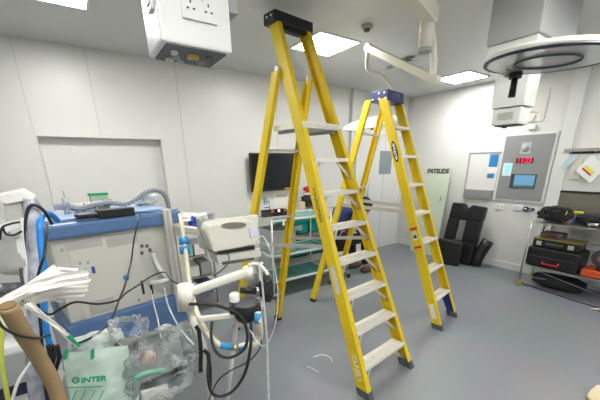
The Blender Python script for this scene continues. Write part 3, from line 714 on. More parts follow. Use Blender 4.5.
MB().blob((4.93, 1.28, .10), (.26, .56, .18), 9, .12, 2).build('body', mat('dark_green_black', (.015, .02, .02), .7), t)
tag(MB().tube([(4.78, 1.64, .008), (4.74, 1.45, .008), (4.66, 1.1, .008), (4.62, .75, .008), (4.65, .5, .008)], .006).build('extension_cord', BLKR), 'thin black cord trailing under the trolley', 'cord')
# edge objects bottom right
c = W(597, 309, z=.03)
t = thing('power_drill', 'black power tool with pale tip on the floor at right edge', 'power tool', c-Vector((0, 0, .03)))
c = Vector((c.x+.03, c.y-.02, 0))
MB().span(c.x-.03, c.x+.08, c.y-.12, c.y+.0, .001, .11, .015).build('body', BLK, t)
MB().tube([c+Vector((-.01, .0, .03)), c+Vector((-.05, .06, .02))], [.014, .008], smooth=0).build('tip', CREAMH, t)
tag(MB().blob(c+Vector((.02, -.10, .03)), (.12, .1, .055), 3, .1).build('battery_pack', BLK), 'small black battery lump lying below the black power tool', 'battery')
c = W(594, 398, z=.02)
tag(MB().blob((c.x+.06, c.y-.06, .028), (.26, .20, .055), 12, .15, 1.6).build('sand_bag', mat('tan_cloth', (.58, .50, .32), .8)), 'tan folded cloth on the floor at bottom right corner', 'cloth')
c = W(598, 371, z=.0)
tag(MB().blob((c.x+.08, c.y-.06, .035), (.16, .12, .07), 2, .2).build('tool_pouch', GREYD), 'dark pouch on the floor above the tan cloth', 'pouch')
# white scraps on the floor
S1 = W(316, 357, z=0); S2 = W(312, 366, z=0)
tag(MB().tube([W(314, 357, z=.003), W(320, 355, z=.003), W(326, 355.5, z=.003), W(331, 358.5, z=.003), W(332, 361, z=.003)], .003).build('thread_scrap', PAPER), 'curved white thread scrap on the floor beside the tall ladder', 'scrap')
tag(MB().tube([W(307, 366.5, z=.003), W(313, 369, z=.003), W(319, 372.5, z=.003)], .003).build('tape_scrap', PAPER), 'straight short white scrap on the floor left of the ladder', 'scrap')

# ---------------------------------------------------------------- glass shelf trolley by the back wall
GX0, GX1, GY0, GY1 = 1.74, 2.62, 3.15, 3.60
t = thing('glass_trolley', 'white framed trolley with green glass shelves by the back wall', 'trolley', ((GX0+GX1)/2, 3.37, 0))
for x in (GX0, GX1):
    for y in (GY0, GY1):
        MB().tube([(x, y, .09), (x, y, 1.0)], .011, smooth=0).build('post', WHITE2, t)
        cs = MB().cyl((x-.012, y, .035), (x+.012, y, .035), .034).build('caster', GREYD, t)
        MB().bar((x, y, .04), (x, y, .09), .028, .018).build('caster_fork', STEEL, cs)
for z in (.98, .555, .225):
    sh = MB().span(GX0+.01, GX1-.01, GY0+.01, GY1-.01, z-.006, z).build('glass_shelf', GLASS, t)
    MB().span(GX0, GX1, GY0-.006, GY0+.006, z-.02, z+.006).span(GX0, GX1, GY1-.006, GY1+.006, z-.02, z+.006).span(GX0-.006, GX0+.006, GY0, GY1, z-.02, z+.006).span(GX1-.006, GX1+.006, GY0, GY1, z-.02, z+.006).build('shelf_edge', WHITE2, sh)
def open_box(x0, x1, y0, y1, z0, z1, e=.006):
    return MB().span(x0, x1, y0, y1, z0, z0+e).span(x0, x0+e, y0, y1, z0, z1).span(x1-e, x1, y0, y1, z0, z1).span(x0, x1, y0, y0+e, z0, z1).span(x0, x1, y1-e, y1, z0, z1)
t = thing('storage_tub', 'frosted clear storage tub on the left of the glass trolley middle shelf', 'tub', (1.93, 3.38, .556))
open_box(1.78, 2.10, 3.20, 3.55, .557, .84).build('tub', clear_mat('frosted_tub', (.8, .85, .85), .72, .3, (.50, .53, .53)), t)
for y in (3.19, 3.545): MB().span(1.77, 2.11, y, y+.015, .83, .845).build('rim', GREYP, t)
t = thing('supply_basket', 'black basket of supplies with red caps on top of the glass trolley', 'basket', (1.93, 3.35, .981))
open_box(1.79, 2.09, 3.22, 3.5, .982, 1.06).build('basket', BLK, t)
for k in range(9):
    x = 1.82+.03*k; y = 3.27+.05*(k % 3)
    MB().cyl((x, y, .99), (x+.004, y, 1.075+.012*(k % 2)), .015, n=12).build('bottle', (RED, GREYD, ORNG, WHITE, BLK)[k % 5], t)
# storage rack with green crates behind
KX0, KX1 = 2.28, 3.20
t = thing('crate_rack', 'low aluminium rack holding green crates against the back wall', 'rack', (2.7, 3.95, 0))
for x in (KX0, KX1):
    for y in (3.78, 4.12): MB().tube([(x, y, 0), (x, y, .98)], .011, smooth=0).build('post', ALU, t)
for z in (.96, .60, .26): MB().span(KX0, KX1, 3.77, 4.13, z-.012, z).build('shelf', ALU, t)
for k, (x, z, lb) in enumerate(((2.33, .61, 'left green crate on the middle rack shelf'), (2.77, .61, 'right green crate on the middle rack shelf'), (2.33, .27, 'left green crate on the bottom rack shelf'), (2.77, .27, 'right green crate on the bottom rack shelf'))):
    c = thing('crate', lb, 'crate', (x+.19, 3.95, z), 'green crates on the rack')
    open_box(x, x+.38, 3.79, 4.09, z, z+.20, .01).build('box', TEAL, c)
    MB().span(x-.006, x+.386, 3.775, 3.79, z+.175, z+.21).build('rim', TEAL, c)
    MB().span(x+.12, x+.26, 3.768, 3.776, z+.06, z+.13).build('card_holder', GREYP, c)
t = thing('cloth_bag', 'dark grey crumpled bag resting on top of the crate rack', 'bag', (2.95, 3.95, .961))
MB().blob((2.92, 3.93, 1.065), (.38, .26, .18), 21, .25, 2.2).build('body', mat('charcoal_cloth', (.035, .036, .04), .75, bump=.3, bump_s=20), t)
MB().blob((2.94, 3.98, 1.165), (.36, .2, .05), 22, .25, 2.2).build('white_liner', PAPER, t)
tag(MB().blob((2.92, 3.96, 1.235), (.27, .18, .095), 23, .25, 3).build('red_bundle', RED), 'red rubber bundle lying on the dark grey bag', 'bundle')
tag(MB().span(2.66, 2.74, 3.9, 3.98, .961, 1.06).build('small_carton', mat('cream_carton', (.62, .52, .35), .6)), 'small cream carton behind the rear ladder leg', 'carton')
tag(MB().blob((2.84, 3.80, .985), (.07, .05, .045), 2, .2).build('orange_clip', ORNG), 'orange clip on the rack edge below the grey bag', 'clip')
# things at the wall behind
a = W(261.5, 192, y=4.05); b = W(270, 219, y=4.05)
t = thing('tall_carton', 'tall pale carton with vertical blue lettering under the monitor', 'carton', ((a.x+b.x)/2, 4.09, b.z-.02))
CB = mat('pale_carton', (.52, .56, .55), .55)
MB().span(a.x, b.x, 4.05, 4.16, .02, a.z).build('box', CB, t)
t.location.z = .02
for ob in t.children: ob.location.z = 0
text('lettering', 'STO', mat('blue_print', (.03, .06, .30), .6), ((a.x+b.x)/2+.01, 4.049, (a.z+b.z)/2-.05), (0, 0, -1), (1, 0, 0), .13, t)
text('lettering', 'IR', GREEN, ((a.x+b.x)/2-.02, 4.049, a.z-.11), (0, 0, -1), (1, 0, 0), .10, t)
a = W(273, 191, y=4.19); b = W(291, 214, y=4.19)
t = thing('paper_notice', 'white paper notice on the back wall right of the tall carton', 'notice', ((a.x+b.x)/2, 4.19, b.z))
MB().span(a.x, b.x, 4.190, 4.198, b.z, a.z).build('sheet', PAPER, t)
MB().span(a.x+.05, b.x-.07, 4.188, 4.190, a.z-.10, a.z-.06).build('faint_print', mat('faint_pink', (.6, .5, .48), .7), t)
MB().span(a.x+.02, a.x+.09, 4.188, 4.190, b.z+.06, b.z+.09).build('dark_print', GREYD, t)
# monitor
t = thing('wall_monitor', 'black flat screen monitor on the back wall behind the tall ladder', 'monitor', (2.33, 4.16, 1.23))
MB().span(1.965, 2.71, 4.085, 4.125, 1.232, 1.745, .008).build('casing', BLK, t)
MB().span(1.99, 2.685, 4.082, 4.086, 1.27, 1.72).build('screen', mat('screen_off', (.006, .008, .012), .12), t)
MB().span(2.26, 2.40, 4.125, 4.198, 1.40, 1.56).build('wall_bracket', GREYD, t)
MB().span(2.50, 2.62, 4.080, 4.083, 1.242, 1.262).build('amber_sticker', mat('amber', (.5, .25, .03), .5), t)

# ---------------------------------------------------------------- seated person
def skin_body(name, joints, edges, radii, m, parent, levels=2):
    me = bpy.data.meshes.new(name); pw = parent_world(parent)
    me.from_pydata([tuple(Vector(j)-pw) for j in joints], edges, []); o = bpy.data.objects.new(name, me); COL.objects.link(o); o.parent = parent
    md = o.modifiers.new('skin', 'SKIN'); md.use_smooth_shade = True
    lay = me.skin_vertices[0].data if me.skin_vertices else None
    if lay is None:
        bm = bmesh.new(); bm.from_mesh(me); bm.verts.layers.skin.verify(); bm.to_mesh(me); bm.free(); lay = me.skin_vertices[0].data
    for i, r in enumerate(radii):
        lay[i].radius = (r, r) if not isinstance(r, tuple) else r
        lay[i].use_root = (i == 0)
    sb = o.modifiers.new('sub', 'SUBSURF'); sb.levels = levels; sb.render_levels = levels
    me.materials.append(m); return o
pt = thing('person', 'person in navy top and dark trousers crouched low on a stool, seen between the ladders', 'person', (3.15, 3.38, 0))
Y = 3.36
J = [(2.90, Y, .60), (2.92, Y, .75), (2.99, Y, .90), (3.14, Y, 1.0), (3.27, Y, 1.0), (3.37, Y, .98), (3.44, Y, .96),
     (3.10, Y-.17, .94), (3.14, Y-.22, .72), (3.28, Y-.14, .62), (3.36, Y-.11, .60),
     (3.10, Y+.17, .94), (3.14, Y+.22, .72), (3.28, Y+.14, .62), (3.36, Y+.11, .60),
     (2.96, Y-.10, .57), (3.33, Y-.15, .55), (3.36, Y-.14, .30), (3.37, Y-.13, .08),
     (2.96, Y+.10, .57), (3.33, Y+.15, .55), (3.36, Y+.14, .30), (3.37, Y+.13, .08)]
E_ = [(0,1),(1,2),(2,3),(3,4),(4,5),(5,6),(3,7),(7,8),(8,9),(9,10),(3,11),(11,12),(12,13),(13,14),(0,15),(15,16),(16,17),(17,18),(0,19),(19,20),(20,21),(21,22)]
Rr = [.12,.12,.125,.09,.05,.075,.08,.05,.04,.03,.028,.05,.04,.03,.028,.08,.058,.05,.036,.08,.058,.05,.036]
skin_body('body', J, E_, Rr, SKIN, pt)
skin_body('navy_top', [J[0], J[1], J[2], J[3], (3.22, Y, 1.0), J[7], J[8], (3.25, Y-.155, .64), J[11], J[12], (3.25, Y+.155, .64)],
          [(0,1),(1,2),(2,3),(3,4),(3,5),(5,6),(6,7),(3,8),(8,9),(9,10)], [.155,.15,.155,.125,.075,.072,.06,.048,.072,.06,.048], NAVY, pt)
skin_body('trousers', [(2.90, Y, .59), J[15], J[16], J[17], (3.37, Y-.13, .12), J[19], J[20], J[21], (3.37, Y+.13, .12)],
          [(0,1),(1,2),(2,3),(3,4),(0,5),(5,6),(6,7),(7,8)], [.14,.10,.078,.064,.055,.10,.078,.064,.055], mat('black_trousers', (.015, .015, .02), .8), pt)
for sd in (-1, 1):
    MB().blob((3.43, Y+sd*.13, .045), (.27, .10, .088), 3, .05, 1).build('shoe', mat('brown_shoe', (.10, .055, .04), .6), pt)
    h0 = Vector((3.37, Y+sd*.11, .60))
    for f in range(4):
        b0 = h0+Vector((.02, sd*(-.03+.02*f), .0)); L = (.07, .08, .075, .06)[f]
        MB().tube([b0, b0+Vector((L*.5, 0, .004)), b0+Vector((L*.85, 0, -.018)), b0+Vector((L, 0, -.04))], [.010, .009, .008, .006], n=8).build('finger', SKIN, pt)
    MB().tube([h0+Vector((0, -sd*.028, 0)), h0+Vector((.025, -sd*.05, -.002)), h0+Vector((.05, -sd*.055, -.012))], [.011, .009, .007], n=8).build('thumb', SKIN, pt)
hd = Vector((3.435, Y, .975))
HM = Matrix.Rotation(math.radians(42), 3, 'Y')
MB().blob(hd, (.20, .155, .235), 1, .02, 1, HM).build('head', SKIN, pt)
MB().blob(hd+HM @ Vector((-.022, 0, .028)), (.225, .182, .22), 4, .05, 3, HM).build('hair', HAIR, pt)
MB().blob(hd+HM @ Vector((.105, 0, -.01)), (.04, .03, .05), 1, .0).build('nose', SKIN, pt)
for sd in (-1, 1):
    MB().blob(hd+HM @ Vector((.088, sd*.033, .015)), (.018, .026, .016), 1, .0).build('eye', mat('eye_dark', (.05, .04, .04), .3), pt)
    MB().blob(hd+HM @ Vector((-.005, sd*.082, -.005)), (.035, .018, .06), 1, .0).build('ear', SKIN, pt)
MB().blob(hd+HM @ Vector((.088, 0, -.055)), (.02, .05, .014), 1, .0).build('mouth', mat('lips', (.35, .12, .10), .5), pt)
t = thing('stool', 'low round black stool under the seated person', 'stool', (2.90, 3.36, 0))
MB().lathe((2.90, 3.36, .42), [(0, .05), (.15, .05), (.17, .035), (.17, .01), (.15, 0), (0, 0)]).build('seat', BLKV, t)
MB().cyl((2.90, 3.36, .08), (2.90, 3.36, .42), .025).build('column', STEEL, t)
for k in range(5):
    a = 2*PI*k/5+.3; MB().bar((2.90, 3.36, .09), (2.90+.2*math.cos(a), 3.36+.2*math.sin(a), .07), .03, .02).build('base_leg', STEEL, t)
    MB().cyl((2.90+.2*math.cos(a), 3.35+.2*math.sin(a), .03), (2.90+.2*math.cos(a), 3.37+.2*math.sin(a), .03), .03).build('caster', BLK, t)

# ---------------------------------------------------------------- anaesthetic machine seen from behind
F0 = Vector((-.2, 2.16, 0)); F1 = Vector((.53, 2.30, 0)); U = (F1-F0).normalized(); N = Vector((U.y, -U.x, 0))   # N points to the camera side
def FM(px, py, off=0.):
    d = W(px, py, r=1.0)-Vector((0, 0, CAM_H)); o = Vector((0, 0, CAM_H)); p0 = F0+N*off
    k = (p0-o).dot(N)/d.dot(N); return o+d*k
def fquad(mb, a, b, off, th=.004):
    """upright rectangle on the machine's rear face between two photo corners"""
    p = FM(*a, off); q = FM(*b, off); ua = (p-F0).dot(U); ub = (q-F0).dot(U)
    base = F0+N*(off-th)
    mk = lambda u, z: base+U*u+Vector((0, 0, z))
    return mb.slab([mk(ua, p.z), mk(ub, p.z), mk(ub, q.z), mk(ua, q.z)], N*th)
MU = Matrix((U, -N, Vector((0, 0, 1)))).transposed()
WID = .66; mc = F0+U*(WID/2+.0)
am = thing('anaesthetic_machine', 'beige anaesthetic machine with blue top and base seen from behind at left', 'medical machine', mc-N*.25)
MB().box(mc-N*.25+Vector((0, 0, .86)), (WID, .5, .72), MU, .01).build('body', CREAM2, am)
MB().box(mc-N*.20+U*.02+Vector((0, 0, 1.262)), (WID+.14, .50, .085), MU, .018).build('blue_top', BLUEL, am)
MB().box(mc-N*.24+U*.02+Vector((0, 0, 1.312)), (WID+.04, .40, .016), MU, .006).build('top_tray', mat('pale_blue_top', (.30, .42, .60), .35), am)
MB().box(mc-N*.23+Vector((0, 0, .60)), (WID+.06, .56, .22), MU, .012).build('blue_base', BLUEL, am)
MB().box(mc-N*.25+Vector((0, 0, .29)), (WID-.04, .46, .42), MU, .01).build('lower_cabinet', GREYP, am)
for su in (-1, 1):
    for sn in (.05, .45):
        c = mc+U*su*.27-N*sn
        MB().cyl(c+U*.015+Vector((0, 0, .045)), c-U*.015+Vector((0, 0, .045)), .045).build('caster', GREYD, am)
fquad(MB(), (66, 244), (150, 308), .006, .006).build('rear_cover', mat('rear_cover_beige', (.64, .63, .57), .45), am)
for a, b in (((64, 241), (103, 245.5)), ((106, 238.5), (138, 242.5)), ((88, 303), (116, 309))):
    m = MB(); p = FM(*a, .009); q = FM(*b, .009); n = int((q-p).dot(U)/.008)
    z1, z0 = p.z, p.z-.026; ua = (p-F0).dot(U)
    vg = fquad(MB(), a, b, .008, .002).build('vent_grille', GREYV, am)
fquad(MB(), (91, 267), (96, 273), .009).build('blue_symbol', mat('symbol_blue', (.05, .08, .35), .5), am)
for k, (px, py) in enumerate(((80, 263), (88, 262.5), (86, 270), (139, 300), (62, 250))):
    fquad(MB(), (px-1.6, py-1.2), (px+1.6, py+1.4), .008, .003).build('mark', GREYP, am)
c = FM(126, 277.5, .006); MB().cyl(c, c+N*.012, .017).build('blue_cap', BLUEK, am)
fquad(MB(), (137, 238), (153, 260), .008).build('port_plate', mat('port_plate', (.55, .55, .52), .4), am)
for px, py in ((142, 246), (147, 246), (150, 250), (142, 253)):
    fquad(MB(), (px-1.8, py-1.2), (px+1.8, py+1.4), .011).build('port', GREYD, am)
for px in (143, 151.5): fquad(MB(), (px-2.4, 281), (px+2.2, 294), .012, .006).build('black_connector', BLK, am)
# slotted aluminium side column and white post
cb = F0+U*.64+N*.05
MB().box(cb+Vector((0, 0, .955)), (.055, .05, .74), MU, .004).build('side_column', ALU, am)
MB().box(cb+N*.026+Vector((0, 0, .955)), (.018, .004, .72), MU).build('column_slot', GREYV, am)
MB().box(cb+U*.07-N*.02+Vector((0, 0, .88)), (.05, .05, .66), MU, .006).build('white_post', CREAM, am)
MB().tube([FM(153, 254, .01), FM(156, 262, .07), FM(162, 272, .10), FM(168, 278, .10), FM(163, 281, .10), FM(150, 283, .03)], .015).build('white_cable_loop', WHITE, am)
# things on its top
TZ = 1.321
def OT(px, py, z=TZ): return W(px, py, z=z)
t = thing('keyboard', 'long black remote keyboard lying on the blue machine top', 'keyboard', mc-N*.1+Vector((0, 0, TZ)))
a = FM(80, 219, .01); b = FM(134, 214.5, .01); a.z = b.z = 1.331
MB().bar(a.lerp(b, .30), b, .065, .050, up=(0, 0, 1), bev=.006).build('body', BLK, t)
MB().bar(a-U*.02, a.lerp(b, .32), .06, .026, up=(0, 0, 1), bev=.008).build('wrist_end', BLK, t)
hz = TZ+.035
hp = [FM(66, 208, -.27), FM(80, 211, -.27), FM(95, 207, -.27), FM(110, 205, -.27), FM(125, 206.5, -.27), FM(137, 201, -.27), FM(147, 194.5, -.27), FM(156, 192.5, -.27), FM(164, 196, -.27), FM(168.5, 206, -.27), FM(169, 215, -.27)]
t = thing('corrugated_hose', 'grey corrugated breathing hose arching over the blue machine top', 'hose', Vector((hp[4].x, hp[4].y, TZ)))
MB().tube([q+Vector((0, 0, .018)) for q in hp], .0175, n=12, smooth=6, rib=.027).build('hose', GREYH, t)
p = FM(66, 207, -.27)
fit = MB().tube([p+Vector((-.06, 0, .006)), p+Vector((.03, 0, 0))], .020, smooth=0).tube([p+Vector((0, 0, -.055)), p+Vector((.003, 0, .055))], .017, smooth=0).build('tee_fitting', CLEARH, t)
MB().tube([p+Vector((.004, 0, .05)), p+Vector((.006, 0, .10))], .004, smooth=0).build('sample_line', TUBE, t)
c = FM(100, 204, -.36)
t = thing('green_mask_box', 'green and cream packet standing behind the grey hose', 'packet', (c.x, c.y, TZ))
MB().box((c.x, c.y, TZ+.045), (.10, .05, .09), MU).build('pack', mat('pale_green', (.45, .55, .42), .6), t)
MB().box((c.x, c.y, TZ+.098), (.11, .06, .014), MU).build('green_lid', GREEN, t)
MB().box((c.x+.045, c.y-.02, TZ+.04), (.05, .05, .04), MU).build('dark_block', GREEND, t)
for k, (px, m_, lb) in enumerate(((85, RED, 'small red and white wrapper behind the black keyboard'), (93, RED, 'larger red striped wrapper near the green packet'), (78, PAPER, 'pale wrapper beside the clear tee fitting'))):
    c = FM(px, 212, -.30); t = thing('wrapper', lb, 'wrapper', (c.x, c.y, TZ))
    MB().blob((c.x, c.y, TZ+.028), (.075, .05, .055), 30+k, .3, 3, crease=.3, flat=True).build('wrapper_body', PAPER, t)
    if k < 2: MB().box((c.x+.01, c.y-.028, TZ+.035), (.03, .006, .03), Matrix.Rotation(.4, 3, 'Y')).build('red_print', m_, t)
c = FM(147, 206, -.36)
tag(MB().blob((c.x, c.y, TZ+.04), (.17, .12, .085), 41, .3, 2.4, crease=.25, flat=True).build('film_bundle', mat('white_film', (.70, .71, .68), .3)), 'crumpled white plastic film under the arch of the grey hose', 'packaging')
t = thing('wire_holder', 'thin wire rod sticking out over the right end of the blue top', 'wire', FM(160, 214, -.05))
MB().tube([FM(136, 212, .0), FM(160, 212.5, .0), FM(178, 209, .0)], .0035).build('rod', GREYD, t)

# ---------------------------------------------------------------- linen and shelf cart behind the machine
t = thing('supply_cart', 'wire supply cart with stacked packs behind the beige machine', 'cart', (.80, 3.55, 0))
for x in (.50, 1.09):
    for y in (3.35, 3.75):
        MB().tube([(x, y, .06), (x, y, .95)], .011, smooth=0).build('post', STEEL, t)
        cs = MB().cyl((x-.012, y, .035), (x+.012, y, .035), .035).build('caster', BRASS, t)
for z in (.93, .66, .42, .20): MB().span(.49, 1.10, 3.34, 3.76, z-.012, z).build('shelf', STEEL, t)
g = 'packs on the supply cart'
pk = []
for z, cols in ((.662, (WHITE, mat('pack_teal', (.25, .42, .45), .6), PAPER)), (.422, (PAPER, mat('pack_blue', (.10, .22, .38), .6), WHITE, GREYP)), (.202, (mat('pack_blue', (0,0,0)), WHITE, mat('pack_blue', (0,0,0))))):
    n = len(cols); wd = .56/n
    for k, c in enumerate(cols):
        x = .515+wd*k
        row = {.662: 'top', .422: 'middle', .202: 'bottom'}[z]; pos = ['left', 'second', 'third', 'fourth'][k]
        o = MB().span(x+.01, x+wd-.01, 3.37, 3.70, z, z+.12+.03*(k % 2), .008).build('sterile_pack', c)
        tag(o, '%s sterile pack on the %s row of the supply cart' % (pos, row), 'pack', g)
t = thing('linen_pile', 'heap of white linen with blue cloth on top of the supply cart', 'linen', (.85, 3.55, .931))
MB().blob((.80, 3.55, 1.03), (.50, .38, .17), 51, .35, 2.5, crease=.25, flat=True).build('white_linen', PAPER, t)
MB().blob((.97, 3.42, 1.0), (.22, .20, .15), 52, .3, 2.5, crease=.2, flat=True).build('blue_cloth', mat('royal_blue_cloth', (.03, .06, .36), .7), t)
MB().blob((1.04, 3.45, 1.05), (.22, .2, .10), 53, .3, 2.5, crease=.2, flat=True).build('white_cloth', PAPER, t)

# ---------------------------------------------------------------- beige ventilator unit on its arm
def VP(px, py, y=1.72): return W(px, py, y=y)
t = thing('ventilator_unit', 'beige ventilator head with dark carry recess left of the tall ladder', 'medical machine', VP(230, 262))
MB().slab([VP(198, 221.5, 1.86), VP(240, 217.5, 1.86), VP(258, 215, 1.86), VP(259, 250, 1.86), VP(208, 258, 1.86)], (0, .05, 0)).build('back_plate', CREAM, t, bev=.006)
MB().slab([VP(206, 232), VP(208, 226), VP(213, 223.5), VP(250, 219.5), VP(255, 222), VP(260, 238), VP(260, 244), VP(223, 252), VP(214, 253)], (0, .12, 0)).build('housing', CREAM, t, bev=.012)
n = 20
MB().slab([VP(234+12.5*math.cos(2*PI*i/n), 225.3+3.0*math.sin(2*PI*i/n)-.6*math.cos(2*PI*i/n), 1.712) for i in range(n)], (0, .006, 0)).build('carry_recess', mat('recess_taupe', (.20, .18, .14), .6), t)
MB().slab([VP(218, 251.5, 1.71), VP(218.5, 254.5, 1.71), VP(255, 249, 1.71), VP(254.5, 246, 1.71)], (0, .02, 0)).build('dark_slot', BLK, t)
MB().slab([VP(249, 228, 1.712), VP(257, 226.5, 1.712), VP(259, 236, 1.712), VP(251, 238, 1.712)], (0, .006, 0)).build('label', mat('label_lilac', (.66, .66, .80), .5), t)
MB().slab([VP(216, 255), VP(260, 248), VP(262, 257), VP(219, 265)], (0, .14, 0)).build('lower_unit', CREAM2, t, bev=.006)
MB().slab([VP(222, 262, 1.715), VP(254, 257.5, 1.715), VP(254, 260, 1.715), VP(223, 265, 1.715)], (0, .01, 0)).build('lower_slot', GREYD, t)
c = VP(203.5, 227.5, 1.855); MB().cyl(c, c-Vector((0, .01, 0)), .008).build('screw', GREYD, t)
MB().tube([VP(228, 253, 1.71), VP(229, 262, 1.70), VP(222, 270, 1.66), VP(213, 276, 1.62)], .004).build('short_cable', GREYD, t)
q0 = VP(235, 262, 1.80)
pm = F0+U*.72-N*.02
MB().bar(Vector((q0.x-.16, 1.86, 1.22)), Vector((pm.x, pm.y, 1.18)), .05, .04, bev=.005).build('mounting_arm', CREAM, t)
MB().bar(Vector((q0.x-.16, 1.87, 1.30)), Vector((q0.x-.16, 1.87, 1.12)), .06, .05, bev=.005).build('mounting_block', GREYP, t)
c = VP(211.5, 219, 1.87)
tag(MB().lathe((c.x, c.y, VP(211, 219, 1.87).z), [(.018, 0), (.022, .032), (.024, .034), (.020, .034), (.016, .003), (0, .003)]).build('small_cup', CLEARH), 'small clear cup standing on the ventilator back plate', 'cup')

# ---------------------------------------------------------------- white articulated arm in front
def R_(px, py, r=1.2): return W(px, py, r=r)
t = thing('articulated_arm', 'cream jointed support arm crossing in front of the ventilator', 'support arm', R_(196, 312))
MB().bar(R_(182, 295), R_(249, 271.5), .034, .034, bev=.010).build('arm', CREAM, t)
MB().cyl(R_(185.5, 285), R_(187, 309), .031, .029).build('joint_housing', CREAM, t)
MB().cyl(R_(248, 267), R_(248.5, 279), .021).build('end_joint', CREAM, t)
MB().tube([R_(248, 266), R_(257, 264), R_(268, 275), R_(272, 296)], .008).build('wrist_rod', CREAM, t)
MB().bar(R_(200, 319), R_(240, 314.5), .020, .020, bev=.004).build('cross_rail', CREAM, t)
q = R_(205, 318); MB().tube([R_(188, 308), Vector((q.x-.02, q.y, .9)), Vector((q.x-.02, q.y, .05))], .014, smooth=0).build('post', CREAM2, t)
MB().box((q.x-.02, q.y, .035), (.36, .36, .05), None, .02).build('floor_base', GREYP, t)
# suction pot assembly
t = thing('absorber_pot', 'black absorber pot with white knob hanging below the arm', 'absorber', R_(246, 318))
c = R_(246, 308)
MB().lathe(c-Vector((0, 0, .05)), [(0, 0), (.04, 0), (.050, .02), (.053, .06), (.045, .072), (0, .074)]).build('pot', BLK, t)
MB().lathe(c+Vector((0, 0, .022)), [(.053, 0), (.054, .005), (.04, .012), (0, .012)]).build('lid_rim', GREYD, t)
MB().bar(R_(229, 307.5), R_(261, 309), .06, .042, bev=.012).build('pot_bracket', BLK, t)
k0 = R_(235, 301)
MB().lathe(k0, [(.020, 0), (.022, .03), (.016, .036), (0, .036)]).build('knob', WHITE, t)
MB().cyl(R_(240, 290), R_(258, 291), .014).build('valve', BLK, t)
MB().cyl(R_(256, 291), R_(260, 291), .016).build('valve_ring', STEEL, t)
MB().blob(R_(266, 288), (.05, .05, .11), 7, .3, 3).build('valve_block', BLKR, t)
MB().cyl(R_(269, 286), R_(270, 294), .012).build('spindle', BRASS, t)
MB().tube([R_(262, 262), R_(260, 275), R_(263, 300), R_(258, 312), R_(248, 316)], .006).build('handle_loop', CREAM, t)
t = thing('support_pole', 'dark grey slanted pole running down to the floor behind the black hose', 'pole', (.42, 1.2, 0))
p0 = R_(237, 318, 1.28); p1 = R_(227, 400, 1.28); d = (p1-p0); p2 = p0+d*(p0.z/(p0.z-p1.z))
MB().tube([p0, p2-d*.01], .011, smooth=0).build('pole', GREYP, t)
t.location = (p2.x, p2.y, 0)
for ch in t.children: ch.location -= Vector((p2.x-.42, p2.y-1.2, 0))
# hoses
def hose(name, pts, r, m, label, cat='hose', rib=None, parts=()):
    P_ = [W(p[0], p[1], r=(p[2] if len(p) > 2 else 1.15)) for p in pts]
    c = sum(P_, Vector())/len(P_); t = thing(name, label, cat, Vector((c.x, c.y, min(q.z for q in P_))))
    MB().tube(P_, r, n=10, smooth=5, rib=rib).build('tube', m, t)
    for nm, a, b, rr, mm in parts: MB().cyl(W(a[0], a[1], r=a[2]), W(b[0], b[1], r=b[2]), rr).build(nm, mm, t)
    return t
hose('breathing_hose', [(180, 215, 1.95), (182, 226, 1.85), (183.5, 238, 1.8), (186, 255, 1.75), (190, 285, 1.6), (194, 303, 1.45), (200, 320, 1.3), (209, 335, 1.2), (221, 346, 1.15)], .0115, CREAMH, 'cream breathing hose dropping beside the aluminium column with blue cuffs',
     parts=(('blue_cuff', (183.5, 237, 1.80), (184, 244, 1.80), .026, BLUEK), ('blue_cuff', (184, 246, 1.79), (185, 254, 1.78), .026, BLUEK), ('blue_end', (220, 345, 1.15), (233, 347.5, 1.15), .0135, BLUEK), ('brass_tee', (233, 346, 1.15), (239, 351, 1.15), .012, BRASS)))
hose('breathing_hose', [(239, 347, 1.15), (247, 345, 1.15), (255, 344, 1.15), (260, 335, 1.15), (259, 323, 1.12), (258, 312, 1.14)], .0135, CREAMH, 'short cream hose bending up to the black absorber pot',
     parts=(('blue_end', (238, 348, 1.15), (246, 345.5, 1.15), .0145, BLUEK), ('blue_end', (258, 323, 1.12), (258, 313, 1.13), .0145, BLUEK)))
hose('black_hose', [(190, 304, 1.12), (197, 304, 1.06), (207, 304, 1.05), (221, 306.5, 1.05), (239, 315, 1.05), (247, 331, 1.05), (245, 348, 1.05), (232, 357, 1.05), (221, 356, 1.05), (214, 348, 1.07), (211, 335, 1.12), (212, 322, 1.18)], .0058, BLKR, 'thick black hose curling in a ring below the cream arm')
hose('black_hose', [(251, 318, 1.18), (251, 335, 1.1), (250, 351, 1.09), (245, 373, 1.09), (234, 390, 1.09), (222, 396, 1.09), (212, 393, 1.1), (208, 376, 1.1), (209, 354, 1.14)], .0062, BLKR, 'thick black hose hanging from the pot down to the bottom edge')
hose('thin_cable', [(260, 318, 1.2), (261, 333), (260, 348), (249, 361), (230, 371), (217, 382), (208, 402)], .0028, BLK, 'thin black cable sagging right of the black hose ring', 'cable')
hose('clear_tubing', [(258, 262, 1.05), (262, 282, 1.05), (264, 305, 1.05), (267, 340, 1.05), (268, 375, 1.05), (269, 405, 1.05)], .0042, TUBE, 'thin clear tubing hanging straight down by the tall ladder rear leg', 'tubing')
hose('clear_tubing', [(256, 245, 1.05), (262, 236, 1.05), (270, 250, 1.05), (276, 275, 1.05), (278, 305, 1.05), (272, 335, 1.05), (262, 346, 1.05), (250, 330, 1.1)], .0022, TUBE, 'thin clear tubing looping out beyond the black pot', 'tubing')
for (pts, lb) in (([(196, 326), (199, 331), (201, 350), (200.5, 372)], 'black strap hanging right of the clear bag'), ([(204, 350), (208, 354), (210, 370), (210, 388)], 'shorter black strap below the hose ring')):
    P_ = [R_(a, b, 1.12) for a, b in pts]; m = MB()
    for a, b in zip(P_, P_[1:]): m.bar(a, b, .014, .006, up=(.3, -1, 0))
    tag(m.build('webbing_strap', BLKF), lb, 'strap')

